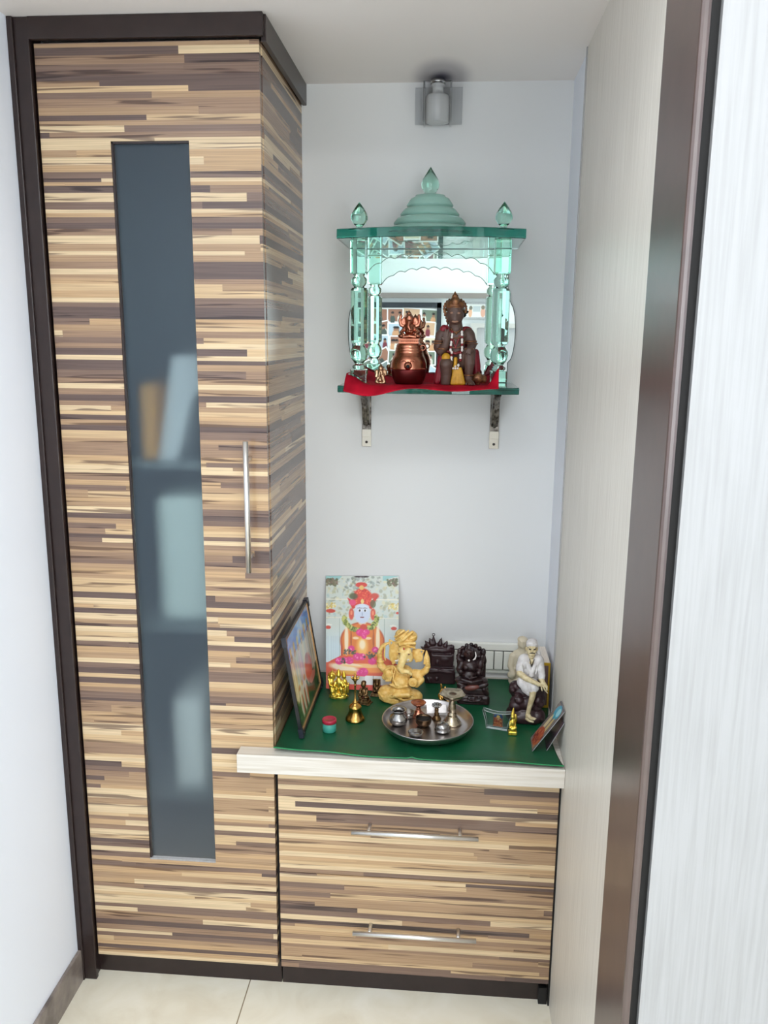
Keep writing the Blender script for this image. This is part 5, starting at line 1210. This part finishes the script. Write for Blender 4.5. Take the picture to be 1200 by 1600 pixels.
MB().lathe([(0.0042, VZ + 0.030), (0.0085, VZ + 0.033), (0.0125, VZ + 0.039), (0.0117, VZ + 0.0392), (0.0070, VZ + 0.0345), (0.001, VZ + 0.0335)], (sx_, sy_, 0), 72, rfun=lambda a, i: 1 + 0.12 * math.cos(9 * a) * (i in (1, 2, 3))).build('fluted_cup', M['pewter'], sl_)
# folded silver packet behind the small lamp
m = MB(); Rm = Matrix.Rotation(math.radians(-24), 4, 'X') @ Matrix.Rotation(math.radians(-4), 4, 'Y')
m.box(0.3450, 0.3960, 0.1860, 0.1890, VZ + 0.0012, VZ + 0.0225, bev=0.0012, rot=Rm)
tag(m.build('silver_packet', plain('crinkled_silver_foil', srgb(206, 200, 198), 0.32, 0.75, bump=0.5, scale=140), loc=(0.37, 0.187, VZ)), 'flat shiny silver packet standing at the back of the tray behind the short lamp', 'packet')
# gold figure behind the lamps
s = 0.0002035
gf = [E(390, 850, 0, 90, 24, 70), E(395, 770, 0, 62, 70, 50), E(395, 690, -10, 40, 44, 40), T([(395, 660, 0, 36), (395, 625, 0, 10)]), E(345, 740, 0, 40, 50, 30), E(445, 735, 0, 40, 55, 30), T([(340, 770, -30, 26), (360, 830, -60, 22)]), T([(450, 770, -30, 26), (430, 830, -60, 22)]), E(350, 690, 10, 24, 40, 16), E(440, 690, 10, 24, 40, 16), E(395, 740, -55, 24, 40, 20), T([(345, 640, 10, 9), (340, 590, 10, 6), (352, 610, 6, 7), (350, 690, 6, 10)]), E(330, 830, -20, 40, 30, 40), E(460, 830, -20, 40, 30, 40)]
tag(sculpt('figurine', gf, [M['brass']], s, 395, 868, 1.0, 9, 6, loc=(0.3905, 0.2650, GZ), tilt=23, d0=-60), 'small brass figurine standing behind the tray, half hidden by the tall lamp', 'figurine')

# ------------------------------------------------------------------ right-hand small things
# clear keepsake block with a picture
kb = thing('acrylic_block', 'clear tapered acrylic keepsake with a tiny seated-deity picture inside', 'ornament', (0.519, 0.140, GZ))
aw = math.radians(-14)
def kp(x, y, z):
    ca, sa = math.cos(aw), math.sin(aw); return (0.519 + x * ca - y * sa, 0.140 + x * sa + y * ca, GZ + 0.0004 + z)
ring_ = []
for i in range(13): t = i / 12; ring_.append((-0.036 + 0.072 * t, 0.046 - 0.0055 * math.sin(PI * t)))
ol = [(0.0255, 0.0), (0.0275, 0.018)] + ring_[::-1][:] + [(-0.0275, 0.018), (-0.0255, 0.0)]
vs = [kp(x, -0.007, z) for x, z in ol] + [kp(x, 0.007, z) for x, z in ol]; nn = len(ol)
m = MB().add(vs, [[i, (i + 1) % nn, nn + (i + 1) % nn, nn + i] for i in range(nn)] + [list(range(nn)), list(range(nn, 2 * nn))[::-1]])
m.build('clear_body', sheet_glass('clear_acrylic', (0.90, 0.95, 0.94), 1.4), kb)
rim = MB()
for yy in (-0.0072, 0.0072): rim.tube([kp(x, yy, z + 0.0009) for x, z in ol], 0.0009, 6, closed=True)
rim.build('edge', plain('bright_acrylic_edge', srgb(190, 205, 200), 0.15, trans=0.4), kb)
cv = Canvas(36, 52, (120, 90, 70)); cv.ell(18, 10, 16, 14, (40, 70, 120)); cv.ell(18, 30, 15, 20, (176, 84, 50)); cv.ell(18, 16, 7, 8, (206, 160, 110)); cv.ell(18, 9, 6, 5, (220, 180, 90)); cv.ell(18, 40, 16, 8, (200, 110, 60)); cv.speck(rng, 40, (3, 14, 33, 50), [(214, 130, 60), (150, 50, 40), (230, 190, 110), (120, 40, 36)], (1, 2.6), 0.9); cv.rect(0, 46, 36, 52, (206, 110, 70))
print_mesh('picture_sheet', cv, [kp(-0.011, 0.003, 0.004), kp(0.013, 0.003, 0.004), kp(0.013, 0.003, 0.036), kp(-0.011, 0.003, 0.036)], M['print'], M['card_back'], parent=kb, thick=0.001)
# small gold idol
s = 0.000243
gi = [B(455, 1200, 0, 44, 26, 34, 12), E(455, 1160, -6, 36, 30, 30), E(452, 1105, 0, 26, 44, 24), E(450, 1045, -4, 21, 26, 21), T([(450, 1020, 0, 20), (456, 962, 0, 5)]), E(478, 1060, 4, 18, 50, 14), T([(430, 1090, 0, 11), (424, 1130, -12, 9)]), T([(474, 1090, 0, 11), (480, 1130, -12, 9)]), E(432, 1150, -14, 18, 14, 18), E(478, 1150, -14, 18, 14, 18)]
tag(sculpt('figurine', gi, [M['gold']], s, 455, 1226, 1.0, 5, 3.5, loc=(0.5545, 0.115, GZ), tilt=25, d0=-34), 'slender tiny gold idol on a square foot beside the acrylic keepsake', 'figurine')
# two cards leaning on the right-hand wall
WX = 0.6590
def card_print(kind):
    cv = Canvas(40, 56, (60, 54, 70))
    if kind == 0:
        cv.rect(2, 2, 38, 54, (120, 110, 104)); cv.ell(20, 9, 14, 8, (60, 150, 176)); cv.ell(24, 8, 7, 5, (150, 206, 214)); cv.ell(14, 26, 5, 12, (216, 196, 150), 0.9, 0.4); cv.ell(26, 26, 4, 12, (206, 180, 120), 0.9, 0.4); cv.ell(20, 42, 17, 11, (170, 82, 56)); cv.speck(rng, 30, (4, 34, 36, 52), [(190, 110, 70), (140, 60, 44), (120, 50, 50)], (1, 3), 0.8)
    else:
        cv.rect(2, 2, 38, 54, (74, 48, 66)); cv.speck(rng, 40, (4, 4, 36, 52), [(96, 60, 80), (50, 36, 60), (110, 80, 70)], (1.5, 4), 0.7)
    return cv
c1 = print_mesh('picture_card', card_print(0), [(0.5950, 0.098, GZ + 0.0008), (0.5935, 0.032, GZ + 0.0008), (WX - 0.001, 0.006, 0.7690), (WX - 0.001, 0.064, 0.7690)], painted('card_gloss', rough=0.25), plain('grey_card', srgb(150, 150, 154), 0.4), loc=(0.625, 0.05, GZ), thick=0.0018)
tag(c1, 'upper picture card with a blue top, leaning on the right wall', 'card')
c2 = print_mesh('picture_card', card_print(1), [(0.6290, 0.098, GZ + 0.0008), (0.6270, 0.038, GZ + 0.0008), (WX - 0.001, 0.004, 0.7420), (WX - 0.001, 0.060, 0.7420)], MATS['card_gloss'], MATS['grey_card'], loc=(0.645, 0.05, GZ), thick=0.0018)
tag(c2, 'dark purple card under the blue-topped one, leaning on the right wall', 'card')

# ------------------------------------------------------------------ light
def area(name, loc, target, sx, sy, power, col=(1, 1, 1)):
    l = bpy.data.lights.new(name, 'AREA'); l.shape = 'RECTANGLE'; l.size = sx; l.size_y = sy; l.energy = power; l.color = col
    o = bpy.data.objects.new(name, l); COL.objects.link(o); o.location = loc
    o.rotation_euler = (Vector(target) - Vector(loc)).to_track_quat('-Z', 'Y').to_euler(); return o
area('window_daylight', (ROOM_R + 0.01, (W0 + W1) / 2, 1.58), (0, (W0 + W1) / 2, 1.58), 1.75, 1.4, 43, (0.76, 0.88, 1.0))
area('added_rear_fill', (1.575, REAR + 0.035, 1.35), (1.575, 0, 1.35), 1.1, 1.75, 35, (0.90, 0.95, 1.0))  # added source with no known window; brightens the niche from behind the camera
area('ceiling_panel_light', (0.95, -4.2, ROOM_C - 0.02), (0.7, -2.6, 0), 1.6, 0.4, 38, (0.97, 0.985, 1.0))
area('added_overhead_fill', (0.15, -1.55, ROOM_C - 0.02), (0.15, -1.55, 0), 0.9, 0.8, 19, (0.97, 0.99, 1.0))  # added overhead source with no known lamp; lifts the floor and soffit
w = bpy.data.worlds.new('daylight'); S.world = w; w.use_nodes = True
w.node_tree.nodes['Background'].inputs[0].default_value = (0.9, 0.95, 1.0, 1); w.node_tree.nodes['Background'].inputs[1].default_value = 1.0

# ------------------------------------------------------------------ camera
cam = bpy.data.cameras.new('camera'); co = bpy.data.objects.new('camera', cam); COL.objects.link(co)
cam.sensor_fit = 'AUTO'; cam.sensor_width = 36; cam.lens = 1302.955 / 1600 * 36; cam.clip_start = 0.02
pit, yaw_, rol = math.radians(-11.9249), math.radians(4.5015), math.radians(0.5001)
Fv = Vector((-math.sin(yaw_) * math.cos(pit), math.cos(yaw_) * math.cos(pit), math.sin(pit)))
Rv = Vector((math.cos(yaw_), math.sin(yaw_), 0)); Uv = Rv.cross(Fv)
R2 = Rv * math.cos(rol) + Uv * math.sin(rol); U2 = Uv * math.cos(rol) - Rv * math.sin(rol)
mw = Matrix((R2, U2, -Fv)).transposed().to_4x4(); mw.translation = Vector((0.3872, -1.7583, 1.5898))
co.matrix_world = mw
S.camera = co

vs_ = S.view_settings
S.display_settings.display_device = 'sRGB'
vs_.view_transform = 'Standard'; vs_.look = 'None'; vs_.gamma = 1.0; vs_.use_curve_mapping = False; vs_.exposure = 0.06
S.cycles.use_denoising = True
S.cycles.max_bounces = 14; S.cycles.transmission_bounces = 12; S.cycles.transparent_max_bounces = 16; S.cycles.diffuse_bounces = 5
S.cycles.sample_clamp_indirect = 4.0
for o in bpy.data.objects:
    if '_o' in o: del o['_o']
